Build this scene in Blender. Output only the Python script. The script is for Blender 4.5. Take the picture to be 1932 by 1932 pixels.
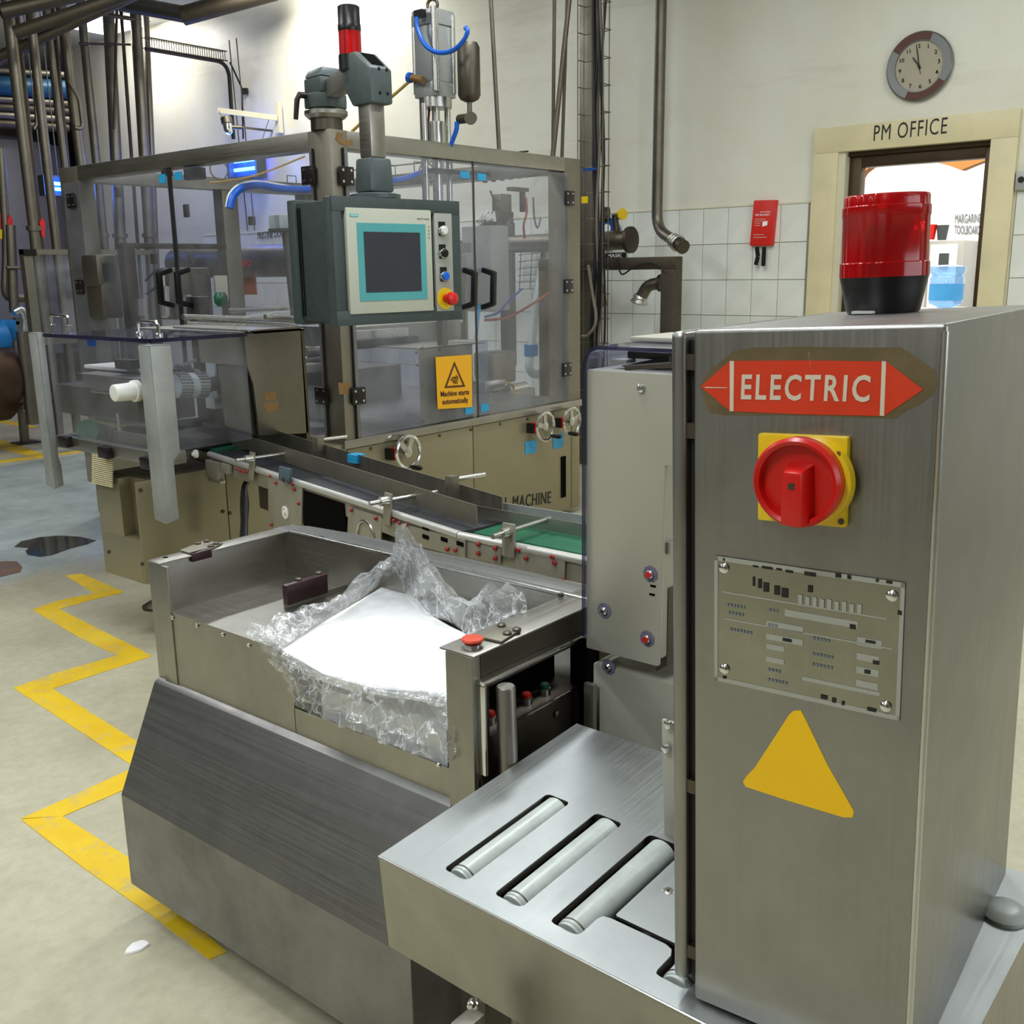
import bpy, bmesh, math, random
import numpy as np
from mathutils import Vector, Matrix, noise as mnoise
random.seed(7)
sc = bpy.context.scene
for o in list(bpy.data.objects): bpy.data.objects.remove(o)
C = sc.collection
rad = math.radians

# ------------------------------------------------------------------ camera
FPX, PITCH, ROLL, YAW, EYE = 1935.0, 0.2308862, -0.0151287, 0.6912464, 1.45
fw = Vector((math.cos(YAW)*math.cos(PITCH), math.sin(YAW)*math.cos(PITCH), -math.sin(PITCH)))
r0 = fw.cross(Vector((0, 0, 1))).normalized(); u0 = r0.cross(fw)
RT = math.cos(ROLL)*r0 + math.sin(ROLL)*u0
UP = -math.sin(ROLL)*r0 + math.cos(ROLL)*u0
EYEP = Vector((0, 0, EYE))
cam = bpy.data.cameras.new('camera'); camo = bpy.data.objects.new('camera', cam); C.objects.link(camo)
cam.sensor_width = 36; cam.lens = FPX/1932*36; cam.clip_start = .02; cam.clip_end = 100
camo.matrix_world = Matrix(((RT.x, UP.x, -fw.x, 0), (RT.y, UP.y, -fw.y, 0), (RT.z, UP.z, -fw.z, EYE), (0, 0, 0, 1)))
sc.camera = camo
# ------------------------------------------------------------------ world, lights, exposure
w = bpy.data.worlds.new('world'); sc.world = w; w.use_nodes = True
w.node_tree.nodes['Background'].inputs[0].default_value = (.8, .85, .9, 1)
w.node_tree.nodes['Background'].inputs[1].default_value = .25
sc.view_settings.view_transform = 'Standard'; sc.view_settings.look = 'None'
sc.view_settings.exposure = 0.0; sc.view_settings.gamma = 1.0; sc.view_settings.use_curve_mapping = False
sc.cycles.use_denoising = True
sc.cycles.max_bounces = 10; sc.cycles.transparent_max_bounces = 16; sc.cycles.caustics_reflective = False; sc.cycles.caustics_refractive = False
def area(name, loc, size, power, col=(1, 1, 1), rot=(0, 0, 0), sy=None):
    l = bpy.data.lights.new(name, 'AREA'); l.energy = power; l.color = col; l.size = size
    if sy: l.shape = 'RECTANGLE'; l.size_y = sy
    o = bpy.data.objects.new(name, l); C.objects.link(o); o.location = loc; o.rotation_euler = rot
    return o
WARM = (1, .97, .90)
COOL = (.93, .98, 1)
# rows of fluorescent battens under the hall ceiling
for i, (x, y, p) in enumerate([(1.3, 1.6, 60), (-1.6, 1.0, 85), (3.6, 2.6, 55), (1.0, 5.0, 60), (4.3, 6.6, 60), (-2.2, 5.2, 55), (4.6, 0.2, 45)]):
    area('hall_area_light', (x, y, 4.05), 1.5, p, COOL if i != 3 else (1, 1, 1), (0, 0, 0), .35)
for x, y in ((-5.0, 1.0), (-5.6, 5.5), (-4.6, 9.5)): area('hall_area_light', (x, y, 4.05), 1.5, 32, COOL, (0, 0, 0), .35)  # lamps added out of view to brighten reflections in the sloping cover
area('wall_washer_lamp', (6.2, 7.9, 4.05), .5, 46, WARM, (0, rad(-35), 0), .5)
area('wall_washer_lamp', (6.3, 10.6, 4.05), .5, 22, WARM, (0, rad(-25), 0), .5)
area('office_lamp', (9.0, 3.0, 2.95), 2.4, 170, (1, 1, 1), (0, 0, 0), 2.4)

area('daylight_fill', (2.2, -3.9, 2.3), 4.6, 95, (.88, .95, 1), (rad(90), 0, 0), 2.0)   # cool fill light added out of view; brightens faces turned that way

# ------------------------------------------------------------------ pixel -> point on a real plane
def ray(px, py):
    return RT*((px-966)/FPX) + UP*(-(py-966)/FPX) + fw
def onx(px, py, v): d = ray(px, py); return EYEP + d*((v-EYEP.x)/d.x)
def ony(px, py, v): d = ray(px, py); return EYEP + d*((v-EYEP.y)/d.y)
def onz(px, py, v): d = ray(px, py); return EYEP + d*((v-EYEP.z)/d.z)
def at(px, py, dist): d = ray(px, py); return EYEP + d*dist
class Frame:
    def __init__(s, o, ex, ey, ez):
        s.o = Vector(o)
        ez = Vector(ez).normalized(); ex = Vector(ex); ex = (ex - ez*ex.dot(ez)).normalized(); ey = ez.cross(ex)
        s.m = Matrix(((ex.x, ey.x, ez.x, s.o.x), (ex.y, ey.y, ez.y, s.o.y), (ex.z, ey.z, ez.z, s.o.z), (0, 0, 0, 1)))
        s.inv = s.m.inverted()
    def hit(s, px, py, ax, v):
        e = s.inv @ EYEP; d = s.inv.to_3x3() @ ray(px, py)
        return e + d*((v-e[ax])/d[ax])

# ------------------------------------------------------------------ materials
def lin(c):
    return tuple(((x/255)/12.92 if x/255 <= .04045 else ((x/255+.055)/1.055)**2.4) for x in c)
MATS = {}
class NT:
    def __init__(s, name):
        s.m = bpy.data.materials.new(name); s.m.use_nodes = True; s.t = s.m.node_tree; s.n = s.t.nodes
        s.b = s.n['Principled BSDF']; s.out = s.n['Material Output']
    def node(s, ty, **kw):
        n = s.n.new(ty)
        for k, v in kw.items(): setattr(n, k, v)
        return n
    def link(s, a, b): s.t.links.new(a, b)
    def coord(s, scale=(1, 1, 1)):
        tc = s.node('ShaderNodeTexCoord'); mp = s.node('ShaderNodeMapping'); mp.inputs['Scale'].default_value = scale
        s.link(tc.outputs['Object'], mp.inputs['Vector']); return mp.outputs[0]
    def noise(s, vec, scale, detail=4, rough=.6):
        n = s.node('ShaderNodeTexNoise'); n.inputs['Scale'].default_value = scale; n.inputs['Detail'].default_value = detail
        n.inputs['Roughness'].default_value = rough; s.link(vec, n.inputs['Vector']); return n.outputs['Fac']
    def ramp(s, fac, stops):
        r = s.node('ShaderNodeValToRGB'); cr = r.color_ramp
        while len(cr.elements) < len(stops): cr.elements.new(.5)
        for e, (p, c) in zip(cr.elements, stops):
            e.position = p; e.color = (*c, 1) if len(c) == 3 else c
        s.link(fac, r.inputs[0]); return r.outputs[0]
    def mix(s, fac, a, b):
        m = s.node('ShaderNodeMix', data_type='RGBA')
        if isinstance(fac, float): m.inputs[0].default_value = fac
        else: s.link(fac, m.inputs[0])
        for i, v in ((6, a), (7, b)):
            if isinstance(v, tuple): m.inputs[i].default_value = (*v[:3], 1)
            else: s.link(v, m.inputs[i])
        return m.outputs[2]
    def bump(s, h, strength, dist=.01):
        b = s.node('ShaderNodeBump'); b.inputs['Strength'].default_value = strength; b.inputs['Distance'].default_value = dist
        s.link(h, b.inputs['Height']); s.link(b.outputs[0], s.b.inputs['Normal'])
def g(v): return (v, v, v)
def plain(name, col, rough=.5, metal=0, var=.12, scale=6, bump=.0, coat=0, **kw):
    t = NT(name); c = lin(col); v = t.coord()
    nz = t.noise(v, scale, 5)
    a = tuple(x*(1-var) for x in c); b = tuple(min(1, x*(1+var)) for x in c)
    t.link(t.ramp(nz, [(.3, a), (.7, b)]), t.b.inputs['Base Color'])
    rr = t.ramp(nz, [(.3, g(max(.02, rough-.06))), (.7, g(min(1, rough+.06)))]); t.link(rr, t.b.inputs['Roughness'])
    t.b.inputs['Metallic'].default_value = metal
    if coat: t.b.inputs['Coat Weight'].default_value = coat
    if bump: t.bump(t.noise(v, scale*8, 4), bump, .003)
    for k, x in kw.items(): t.b.inputs[k.replace('_', ' ')].default_value = x
    MATS[name] = t.m; return t.m
def steel(name, col=(178, 176, 168), rough=.33, axis=2, fine=1.0, smudge=.35, metal=1.0, bump=.04):
    """brushed sheet: streaks along one axis, cloudy hand smudges, faint scratches"""
    t = NT(name); c = lin(col)
    s = [220*fine]*3; s[axis] = 3.0
    st = t.noise(t.coord(tuple(s)), 1.0, 3, .5)
    sm = t.noise(t.coord(), 3.2, 6, .65)
    sm2 = t.noise(t.coord((1, 1, 1)), 14, 4, .7)
    base = t.ramp(sm, [(.3, tuple(x*(1-smudge*.55) for x in c)), (.62, c)])
    base = t.mix(.18, base, t.ramp(sm2, [(.35, tuple(x*.6 for x in c)), (.65, c)]))
    t.link(base, t.b.inputs['Base Color'])
    add = t.node('ShaderNodeMath', operation='ADD'); t.link(t.ramp(st, [(.2, g(rough-.07)), (.8, g(rough+.07))]), add.inputs[0])
    t.link(t.ramp(sm, [(.35, g(.10)), (.65, g(.0))]), add.inputs[1]); t.link(add.outputs[0], t.b.inputs['Roughness'])
    t.b.inputs['Metallic'].default_value = metal
    t.bump(st, bump, .001)
    MATS[name] = t.m; return t.m
def clear(name, tint=(.9, .92, .96), rough=.04, haze=.06, hazecol=(.75, .78, .85), strength=1.0):
    t = NT(name); n = t.node
    tr = n('ShaderNodeBsdfTransparent'); tr.inputs[0].default_value = (*tint, 1)
    gl = n('ShaderNodeBsdfGlossy'); gl.inputs['Roughness'].default_value = rough; gl.inputs[0].default_value = (.95, .96, 1, 1)
    df = n('ShaderNodeBsdfDiffuse'); df.inputs[0].default_value = (*hazecol, 1)
    lw = n('ShaderNodeLayerWeight'); lw.inputs[0].default_value = .5
    fr = n('ShaderNodeMath', operation='POWER'); fr.inputs[1].default_value = 4.0; t.link(lw.outputs['Facing'], fr.inputs[0])
    fa = n('ShaderNodeMath', operation='MULTIPLY_ADD'); fa.inputs[1].default_value = .9*strength; fa.inputs[2].default_value = .035*strength; t.link(fr.outputs[0], fa.inputs[0]); fr = fa
    m1 = n('ShaderNodeMixShader'); nz = t.noise(t.coord(), 5, 5)
    t.link(t.ramp(nz, [(.35, g(haze*.4)), (.7, g(haze*1.5))]), m1.inputs[0]); t.link(tr.outputs[0], m1.inputs[1]); t.link(df.outputs[0], m1.inputs[2])
    m2 = n('ShaderNodeMixShader'); t.link(fr.outputs[0], m2.inputs[0]); t.link(m1.outputs[0], m2.inputs[1]); t.link(gl.outputs[0], m2.inputs[2])
    t.link(m2.outputs[0], t.out.inputs['Surface']); MATS[name] = t.m; return t.m
def glow(name, col, strength):
    t = NT(name); t.b.inputs['Base Color'].default_value = (*lin(col), 1)
    t.b.inputs['Emission Color'].default_value = (*lin(col), 1); t.b.inputs['Emission Strength'].default_value = strength
    MATS[name] = t.m; return t.m
steel('steel', (170, 167, 158), .34)                 # vertical-grain sheet
steel('steel_x', (176, 173, 165), .32, axis=0)
steel('steel_y', (172, 169, 160), .34, axis=1)
steel('steel_bright', (205, 205, 202), .22, axis=1, smudge=.15)
steel('steel_cabinet', (158, 157, 154), .33, axis=1, smudge=.10, bump=.03)
steel('steel_table', (176, 180, 180), .42, axis=0, smudge=.12, bump=.02)
steel('steel_matt', (150, 145, 132), .45, axis=2, smudge=.2)
steel('steel_guard', (152, 152, 151), .38, axis=1, smudge=.7)
steel('steel_dark', (105, 98, 88), .40, axis=1, smudge=.5)
steel('steel_pipe', (128, 122, 110), .42, axis=2, smudge=.5)
steel('pipe_dull', (98, 90, 78), .52, axis=2, smudge=.5)
steel('galvanised', (176, 180, 178), .5, axis=2, fine=.12, smudge=.75, metal=.5, bump=.15)
steel('steel_satin', (172, 167, 152), .46, axis=1, smudge=.35, metal=.55)
steel('rail_satin', (214, 214, 208), .34, axis=1, smudge=.25, metal=.6)
plain('chrome', (222, 222, 222), .16, 1, .02)
plain('rod_steel', (205, 204, 198), .26, .95, .04)
plain('panel_beige', (148, 140, 114), .34, .55, .06, 2)
plain('column_paint', (186, 184, 170), .42, .3, .05, 2)
plain('terminal_paint', (62, 73, 73), .42, 0, .08, 30, .15)
plain('terminal_side', (52, 61, 59), .5, 0, .08, 30, .15)
plain('arm_paint', (78, 89, 89), .4, .1, .08, 30, .1)
plain('panel_cream', (190, 193, 178), .4, 0, .03)
plain('panel_grey', (172, 174, 168), .4, .3, .03)
plain('teal', (86, 168, 172), .35, 0, .03)
plain('teal_badge', (60, 190, 190), .35, 0, .03)
plain('screen', (62, 64, 72), .22, 0, .05, 2)
plain('black', (14, 14, 15), .35, 0, .1)
plain('black_rubber', (20, 19, 19), .6, 0, .15)
plain('dark_void', (10, 9, 8), .9, 0, .2, Specular_IOR_Level=.05)  # flat black stands in for the shade inside slots, holes and recesses
plain('hinge_black', (26, 20, 22), .3, .1, .2)
plain('red', (205, 26, 20), .32, 0, .08)
plain('bolt_red', (160, 44, 44), .4, .3, .2)
plain('red_orange', (226, 84, 58), .38, 0, .08, 60)
plain('yellow', (232, 196, 28), .35, 0, .05)
plain('dye_mark', (112, 108, 130), .5, 0, .25, 60)
plain('amber_sticker', (255, 200, 4), .45, 0, .04)
plain('sign_yellow', (236, 172, 18), .45, 0, .03)
plain('sign_ink', (84, 44, 24), .5, 0, .03)
plain('blue_tag', (42, 150, 200), .4, 0, .06)
plain('blue_hose', (20, 96, 205), .3, 0, .06)
plain('blue_button', (24, 104, 220), .25, 0, .03)
plain('white_plastic', (232, 232, 226), .4, 0, .03)
plain('green_belt', (12, 92, 60), .5, 0, .12, 20)
plain('green_button', (14, 90, 60), .35, 0, .1)
plain('black_belt', (46, 48, 54), .42, 0, .12, 10)
plain('slate_plastic', (78, 96, 108), .5, 0, .06)
plain('brown_block', (62, 36, 40), .32, 0, .08, 20)
plain('roller_grey', (196, 203, 199), .38, .1, .12, 25)
plain('ochre', (150, 98, 36), .7, 0, .08)
plain('office_white', (245, 246, 248), .7, 0, .02)
plain('frame_bronze', (74, 58, 40), .38, .5, .1)
plain('cream_vent', (214, 206, 170), .6, 0, .04)
plain('cream_paint', (216, 210, 186), .55, 0, .05, 3)
plain('architrave_paint', (222, 210, 168), .42, 0, .10, 3, .05)
plain('letters', (26, 24, 22), .5, 0, .1)
plain('blanket_red', (214, 38, 28), .42, 0, .04)
plain('clock_face', (176, 168, 146), .5, 0, .04)
plain('clock_rim', (120, 122, 120), .35, .6, .05)
plain('clock_brown', (88, 46, 32), .45, 0, .15, 60)
plain('cable_black', (22, 19, 17), .45, 0, .2)
plain('cable_grey', (124, 116, 102), .5, 0, .1)
plain('hose_yellow', (196, 158, 82), .45, 0, .1)
plain('hose_red', (160, 62, 40), .45, 0, .1)
plain('motor_blue', (22, 110, 176), .4, .1, .1)
plain('tank_brown', (74, 54, 40), .45, .5, .25)
plain('pipe_blue', (20, 84, 118), .4, .2, .15)
plain('tank_grey', (122, 120, 132), .5, .25, .10, 2)
plain('hall_brown', (146, 138, 124), .7, 0, .2, 1)
plain('wall_dark', (110, 106, 98), .6, 0, .15, 2)
plain('arrow_red', (214, 30, 36), .5, 0, .05)
plain('paper', (250, 250, 250), .8, 0, .01)
plain('orange_card', (206, 112, 62), .6, 0, .05)
plain('cylinder_alu', (168, 172, 172), .34, .45, .05, 4)
plain('sign_blue', (18, 70, 150), .4, 0, .05)
plain('stripe_yellow', (222, 190, 40), .55, 0, .05)
plain('print_grey', (112, 122, 126), .5, 0, .04)
plain('ink_blue', (60, 150, 215), .4, 0, .05)
plain('foil', (205, 205, 200), .25, .95, .1, 30, .6)
glow('lamp_white', (255, 252, 240), 5)
glow('uv_tube', (70, 150, 255), 14)
glow('uv_glow', (20, 60, 240), 2.2)
clear('poly', (.90, .91, .945), .05, .05)
clear('poly_edge', (.35, .35, .45), .1, .3, (.05, .05, .12))
clear('acrylic_lid', (.80, .81, .90), .06, .10, (.35, .36, .50))
clear('pane', (.97, .98, .98), .03, .02)
clear('bottle_plastic', (.55, .75, .95), .05, .25, (.35, .6, .95))
t = NT('beacon_red'); t.b.inputs['Base Color'].default_value = (*lin((214, 14, 20)), 1); t.b.inputs['Roughness'].default_value = .16
t.b.inputs['Transmission Weight'].default_value = .45; t.b.inputs['Subsurface Weight'].default_value = .0
_w = t.node('ShaderNodeTexWave'); _w.inputs['Scale'].default_value = 46; _w.bands_direction = 'DIAGONAL'
t.link(t.coord((1, 1, 0)), _w.inputs['Vector']); t.bump(_w.outputs['Fac'], .25, .004); MATS['beacon_red'] = t.m
# crumpled polythene
t = NT('film'); n = t.node
tr = n('ShaderNodeBsdfTransparent'); tr.inputs[0].default_value = (.93, .94, .95, 1)
gl = n('ShaderNodeBsdfGlossy'); gl.inputs['Roughness'].default_value = .2; gl.inputs[0].default_value = (1, 1, 1, 1)
df = n('ShaderNodeBsdfDiffuse'); df.inputs[0].default_value = (.95, .96, .98, 1)
bp = n('ShaderNodeBump'); bp.inputs['Strength'].default_value = .9; bp.inputs['Distance'].default_value = .006
vo = n('ShaderNodeTexVoronoi', feature='DISTANCE_TO_EDGE'); vo.inputs['Scale'].default_value = 20
nv = n('ShaderNodeTexNoise'); nv.inputs['Scale'].default_value = 12; nv.inputs['Detail'].default_value = 5
cv = t.coord(); t.link(cv, nv.inputs['Vector'])
mx = n('ShaderNodeMix', data_type='RGBA'); mx.inputs[0].default_value = .2; t.link(cv, mx.inputs[6]); t.link(nv.outputs['Color'], mx.inputs[7])
t.link(mx.outputs[2], vo.inputs['Vector']); ad = n('ShaderNodeMath', operation='ADD'); t.link(vo.outputs['Distance'], ad.inputs[0]); t.link(nv.outputs['Fac'], ad.inputs[1])
t.link(ad.outputs[0], bp.inputs['Height']); t.link(bp.outputs[0], gl.inputs['Normal']); t.link(bp.outputs[0], df.inputs['Normal'])
m1 = n('ShaderNodeMixShader'); t.link(t.ramp(vo.outputs['Distance'], [(.0, g(.75)), (.03, g(.30)), (.09, g(.12)), (.4, g(.07))]), m1.inputs[0])  # extra white along the folds, painted in as streak highlights
t.link(tr.outputs[0], m1.inputs[1]); t.link(df.outputs[0], m1.inputs[2])
lw = n('ShaderNodeLayerWeight'); lw.inputs[0].default_value = .35; t.link(bp.outputs[0], lw.inputs['Normal'])
m2 = n('ShaderNodeMixShader'); t.link(t.ramp(lw.outputs['Facing'], [(0, g(.08)), (.5, g(.16)), (.85, g(.45)), (1, g(.7))]), m2.inputs[0])
t.link(m1.outputs[0], m2.inputs[1]); t.link(gl.outputs[0], m2.inputs[2]); t.link(m2.outputs[0], t.out.inputs['Surface']); MATS['film'] = t.m
# wall plaster: cream gloss paint with faint stains and an old water line
t = NT('wall_plaster'); v = t.coord()
c = t.ramp(t.noise(v, 1.1, 6, .6), [(.3, lin((222, 219, 200))), (.7, lin((236, 235, 221)))])
c = t.mix(t.ramp(t.noise(t.coord((1, .35, 2.2)), 1.3, 8, .7), [(.55, g(0)), (.72, g(.35))]), c, lin((168, 158, 132)))
t.link(c, t.b.inputs['Base Color']); t.b.inputs['Roughness'].default_value = .34
t.bump(t.noise(v, 9, 5), .12, .01); MATS['wall_plaster'] = t.m
t = NT('tile_glaze'); v = t.coord()
t.link(t.ramp(t.noise(v, 3, 4), [(.3, lin((224, 226, 218))), (.7, lin((238, 239, 230)))]), t.b.inputs['Base Color']); t.b.inputs['Roughness'].default_value = .22
MATS['tile_glaze'] = t.m
plain('grout', (150, 146, 128), .8, 0, .1, 20)
plain('ceiling_paint', (206, 206, 198), .8, 0, .08, 1)
# floor: worn beige screed, a wet grey-blue patched area near the wash-down bay, brown stain
t = NT('floor_screed'); v = t.coord()
beige = t.ramp(t.noise(v, 1.4, 8, .65), [(.28, lin((160, 154, 128))), (.6, lin((196, 191, 166)))])
beige = t.mix(t.ramp(t.noise(v, 26, 4, .7), [(.3, g(.25)), (.6, g(0))]), beige, lin((132, 124, 98)))
grey = t.ramp(t.noise(v, 2.4, 8, .7), [(.3, lin((138, 148, 147))), (.7, lin((184, 193, 190)))])
sx = n = t.node('ShaderNodeSeparateXYZ'); tc = t.node('ShaderNodeTexCoord'); t.link(tc.outputs['Object'], sx.inputs[0])
wob = t.noise(v, 2.0, 6)
def mth(op, a, b):
    q = t.node('ShaderNodeMath', operation=op)
    for i, z in enumerate((a, b)):
        if isinstance(z, (int, float)): q.inputs[i].default_value = z
        else: t.link(z, q.inputs[i])
    return q.outputs[0]
yy = mth('ADD', sx.outputs[1], mth('MULTIPLY', wob, .7))
near = t.node('ShaderNodeMapRange'); near.inputs[1].default_value = 5.25; near.inputs[2].default_value = 5.45; t.link(yy, near.inputs[0])
far = t.node('ShaderNodeMapRange'); far.inputs[1].default_value = 8.26; far.inputs[2].default_value = 8.22; t.link(sx.outputs[1], far.inputs[0])
msk = mth('MULTIPLY', near.outputs[0], far.outputs[0])
col = t.mix(msk, beige, grey)
edge = mth('MULTIPLY', mth('SUBTRACT', 1.0, mth('ABSOLUTE', mth('MULTIPLY', mth('SUBTRACT', yy, 5.25), 3.0), 0)), .6)
cl = t.node('ShaderNodeClamp'); t.link(edge, cl.inputs[0])
col = t.mix(mth('MULTIPLY', cl.outputs[0], t.noise(v, 12, 6, .8)), col, lin((92, 80, 58)))
t.link(col, t.b.inputs['Base Color'])
rg = t.node('ShaderNodeMapRange'); rg.inputs[3].default_value = .42; rg.inputs[4].default_value = .24; t.link(msk, rg.inputs[0]); t.link(rg.outputs[0], t.b.inputs['Roughness'])
t.bump(t.noise(v, 18, 6), .15, .006); MATS['floor_screed'] = t.m
t = NT('floor_yellow'); v = t.coord()
c = t.ramp(t.noise(v, 5, 6), [(.3, lin((226, 182, 18))), (.7, lin((238, 204, 40)))])
t.link(t.mix(t.ramp(t.noise(v, 9, 8, .75), [(.52, g(0)), (.66, g(.75))]), c, lin((190, 176, 132))), t.b.inputs['Base Color']); t.b.inputs['Roughness'].default_value = .5; MATS['floor_yellow'] = t.m
plain('puddle', (60, 62, 60), .03, 0, .3, 4, Specular_IOR_Level=.9)
plain('puddle_brown', (124, 92, 58), .12, 0, .2, 8)
# name plate: worn mirror-like metal
steel('nameplate', (160, 158, 148), .10, axis=1, smudge=.4, bump=0)
plain('glue_stain', (112, 98, 70), .5, .3, .18, 25)
plain('sticker_red', (216, 58, 24), .45, 0, .06, 30)
plain('sticker_white', (222, 208, 190), .5, 0, .06, 30)
plain('tape_brown', (132, 100, 58), .5, .2, .15, 30)

# ------------------------------------------------------------------ mesh builder
WORLD = {}
class M:
    def __init__(s): s.v = []; s.f = []
    def add(s, vs, fs):
        b = len(s.v); s.v += [Vector(p) for p in vs]; s.f += [tuple(b+i for i in f) for f in fs]; return s
    def hexa(s, p):   # 0-3 bottom loop, 4-7 top loop
        return s.add(p, [(3, 2, 1, 0), (4, 5, 6, 7), (0, 1, 5, 4), (1, 2, 6, 5), (2, 3, 7, 6), (3, 0, 4, 7)])
    def box(s, a, b):
        x0, y0, z0 = [min(a[i], b[i]) for i in range(3)]; x1, y1, z1 = [max(a[i], b[i]) for i in range(3)]
        return s.hexa([(x0, y0, z0), (x1, y0, z0), (x1, y1, z0), (x0, y1, z0), (x0, y0, z1), (x1, y0, z1), (x1, y1, z1), (x0, y1, z1)])
    def prism(s, poly, vec):
        n = len(poly); vec = Vector(vec); p = [Vector(q) for q in poly]; q = [a+vec for a in p]
        return s.add(p+q, [tuple(reversed(range(n))), tuple(range(n, 2*n))]+[(i, (i+1) % n, n+(i+1) % n, n+i) for i in range(n)])
    def lathe(s, o, axis, prof, n=24, cap=True):
        o = Vector(o); a = Vector(axis).normalized(); e = a.orthogonal().normalized(); f = a.cross(e); vs = []; fs = []
        for r, h in prof:
            for k in range(n):
                t = 2*math.pi*k/n; vs.append(o+a*h+(e*math.cos(t)+f*math.sin(t))*r)
        for j in range(len(prof)-1):
            for k in range(n): fs.append((j*n+k, j*n+(k+1) % n, (j+1)*n+(k+1) % n, (j+1)*n+k))
        if cap: fs.append(tuple(reversed(range(n)))); fs.append(tuple((len(prof)-1)*n+k for k in range(n)))
        return s.add(vs, fs)
    def cyl(s, p, q, r, n=20, r2=None, cap=True):
        p = Vector(p); q = Vector(q); return s.lathe(p, q-p, [(r, 0), (r if r2 is None else r2, (q-p).length)], n, cap)
    def ring(s, o, axis, R, r, n=32, m=10):
        o = Vector(o); a = Vector(axis).normalized(); e = a.orthogonal().normalized(); f = a.cross(e); vs = []; fs = []
        for i in range(n):
            t = 2*math.pi*i/n; d = e*math.cos(t)+f*math.sin(t)
            for j in range(m):
                u = 2*math.pi*j/m; vs.append(o+d*(R+r*math.cos(u))+a*(r*math.sin(u)))
        for i in range(n):
            for j in range(m): fs.append((i*m+j, ((i+1) % n)*m+j, ((i+1) % n)*m+(j+1) % m, i*m+(j+1) % m))
        return s.add(vs, fs)
    def tube(s, pts, r, n=10, smooth=0, cap=True):
        P = [Vector(p) for p in pts]
        if smooth and len(P) > 2:
            Q = []
            for i in range(len(P)-1):
                a = P[max(i-1, 0)]; b = P[i]; c = P[i+1]; d = P[min(i+2, len(P)-1)]
                for k in range(smooth):
                    t = k/smooth; Q.append(.5*((2*b)+(c-a)*t+(2*a-5*b+4*c-d)*t*t+(3*b-a-3*c+d)*t**3))
            P = Q+[P[-1]]
        T = [(P[min(i+1, len(P)-1)]-P[max(i-1, 0)]).normalized() for i in range(len(P))]
        e = T[0].orthogonal().normalized(); vs = []; fs = []
        for i, p in enumerate(P):
            e = (e-T[i]*e.dot(T[i])).normalized(); f = T[i].cross(e); rr = r[min(i, len(r)-1)] if isinstance(r, (list, tuple)) else r
            for k in range(n):
                t = 2*math.pi*k/n; vs.append(p+(e*math.cos(t)+f*math.sin(t))*rr)
        for i in range(len(P)-1):
            for k in range(n): fs.append((i*n+k, i*n+(k+1) % n, (i+1)*n+(k+1) % n, (i+1)*n+k))
        if cap: fs.append(tuple(reversed(range(n)))); fs.append(tuple((len(P)-1)*n+k for k in range(n)))
        return s.add(vs, fs)
    def elbowpipe(s, pts, r, bend=None, n=16):
        """straight runs joined by rounded elbows"""
        P = [Vector(p) for p in pts]; bend = bend or r*2.2; Q = [P[0]]
        for i in range(1, len(P)-1):
            a = (P[i-1]-P[i]); b = (P[i+1]-P[i]); k = min(bend, a.length*.45, b.length*.45); A = P[i]+a.normalized()*k; B = P[i]+b.normalized()*k
            for j in range(7):
                t = j/6; Q.append(A*(1-t)**2+P[i]*2*t*(1-t)+B*t*t)
        Q.append(P[-1]); return s.tube(Q, r, n)
    def bar(s, p, q, w, h, up=(0, 0, 1)):
        p = Vector(p); q = Vector(q); d = (q-p).normalized(); a = d.cross(Vector(up)).normalized(); b = a.cross(d)
        c = [(-1, -1), (1, -1), (1, 1), (-1, 1)]
        return s.hexa([p+a*w/2*i+b*h/2*j for i, j in c]+[q+a*w/2*i+b*h/2*j for i, j in c])
    def build(s, name, mat, parent=None, bevel=0, local=False, angle=38, seg=2, kind=None, label=None):
        me = bpy.data.meshes.new(name); vs = s.v
        if parent is not None and not local:
            inv = WORLD[parent.name].inverted(); vs = [inv @ v for v in vs]
        me.from_pydata([tuple(v) for v in vs], [], s.f)
        bm = bmesh.new(); bm.from_mesh(me); bmesh.ops.recalc_face_normals(bm, faces=bm.faces)
        if bevel:
            ed = [e for e in bm.edges if len(e.link_faces) == 2 and e.calc_face_angle(0) > .6]
            bmesh.ops.bevel(bm, geom=ed, offset=bevel, segments=seg, profile=.6, affect='EDGES', clamp_overlap=True)
        bm.to_mesh(me); bm.free()
        me.polygons.foreach_set('use_smooth', [True]*len(me.polygons)); me.set_sharp_from_angle(angle=rad(angle))
        me.materials.append(MATS[mat]); o = bpy.data.objects.new(name, me); C.objects.link(o)
        if parent is not None: o.parent = parent; WORLD[o.name] = WORLD[parent.name]
        else: WORLD[o.name] = Matrix.Identity(4)
        if kind: o['kind'] = kind
        if label: o['label'] = label
        return o
def recenter(o):
    """move a lone mesh's origin to the foot of its bounding box"""
    me = o.data; xs = [v.co for v in me.vertices]
    c = Vector((sum(v.x for v in xs)/len(xs), sum(v.y for v in xs)/len(xs), min(v.z for v in xs)))
    for v in me.vertices: v.co -= c
    o.location = c; WORLD[o.name] = Matrix.Translation(c)
def tag(o, label, cat, group=None, kind=None):
    o['label'] = label; o['category'] = cat
    if group: o['group'] = group
    if kind: o['kind'] = kind
    return o
def thing(name, label, cat, loc=(0, 0, 0), group=None, frame=None):
    o = bpy.data.objects.new(name, None); C.objects.link(o); o.empty_display_size = .1
    if frame: o.matrix_world = frame.m; WORLD[o.name] = frame.m.copy()
    else: o.location = loc; WORLD[o.name] = Matrix.Translation(Vector(loc))
    return tag(o, label, cat, group)
def solo(m, name, mat, label, cat, group=None, **kw):
    o = m.build(name, mat, **kw); recenter(o); return tag(o, label, cat, group)
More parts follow.
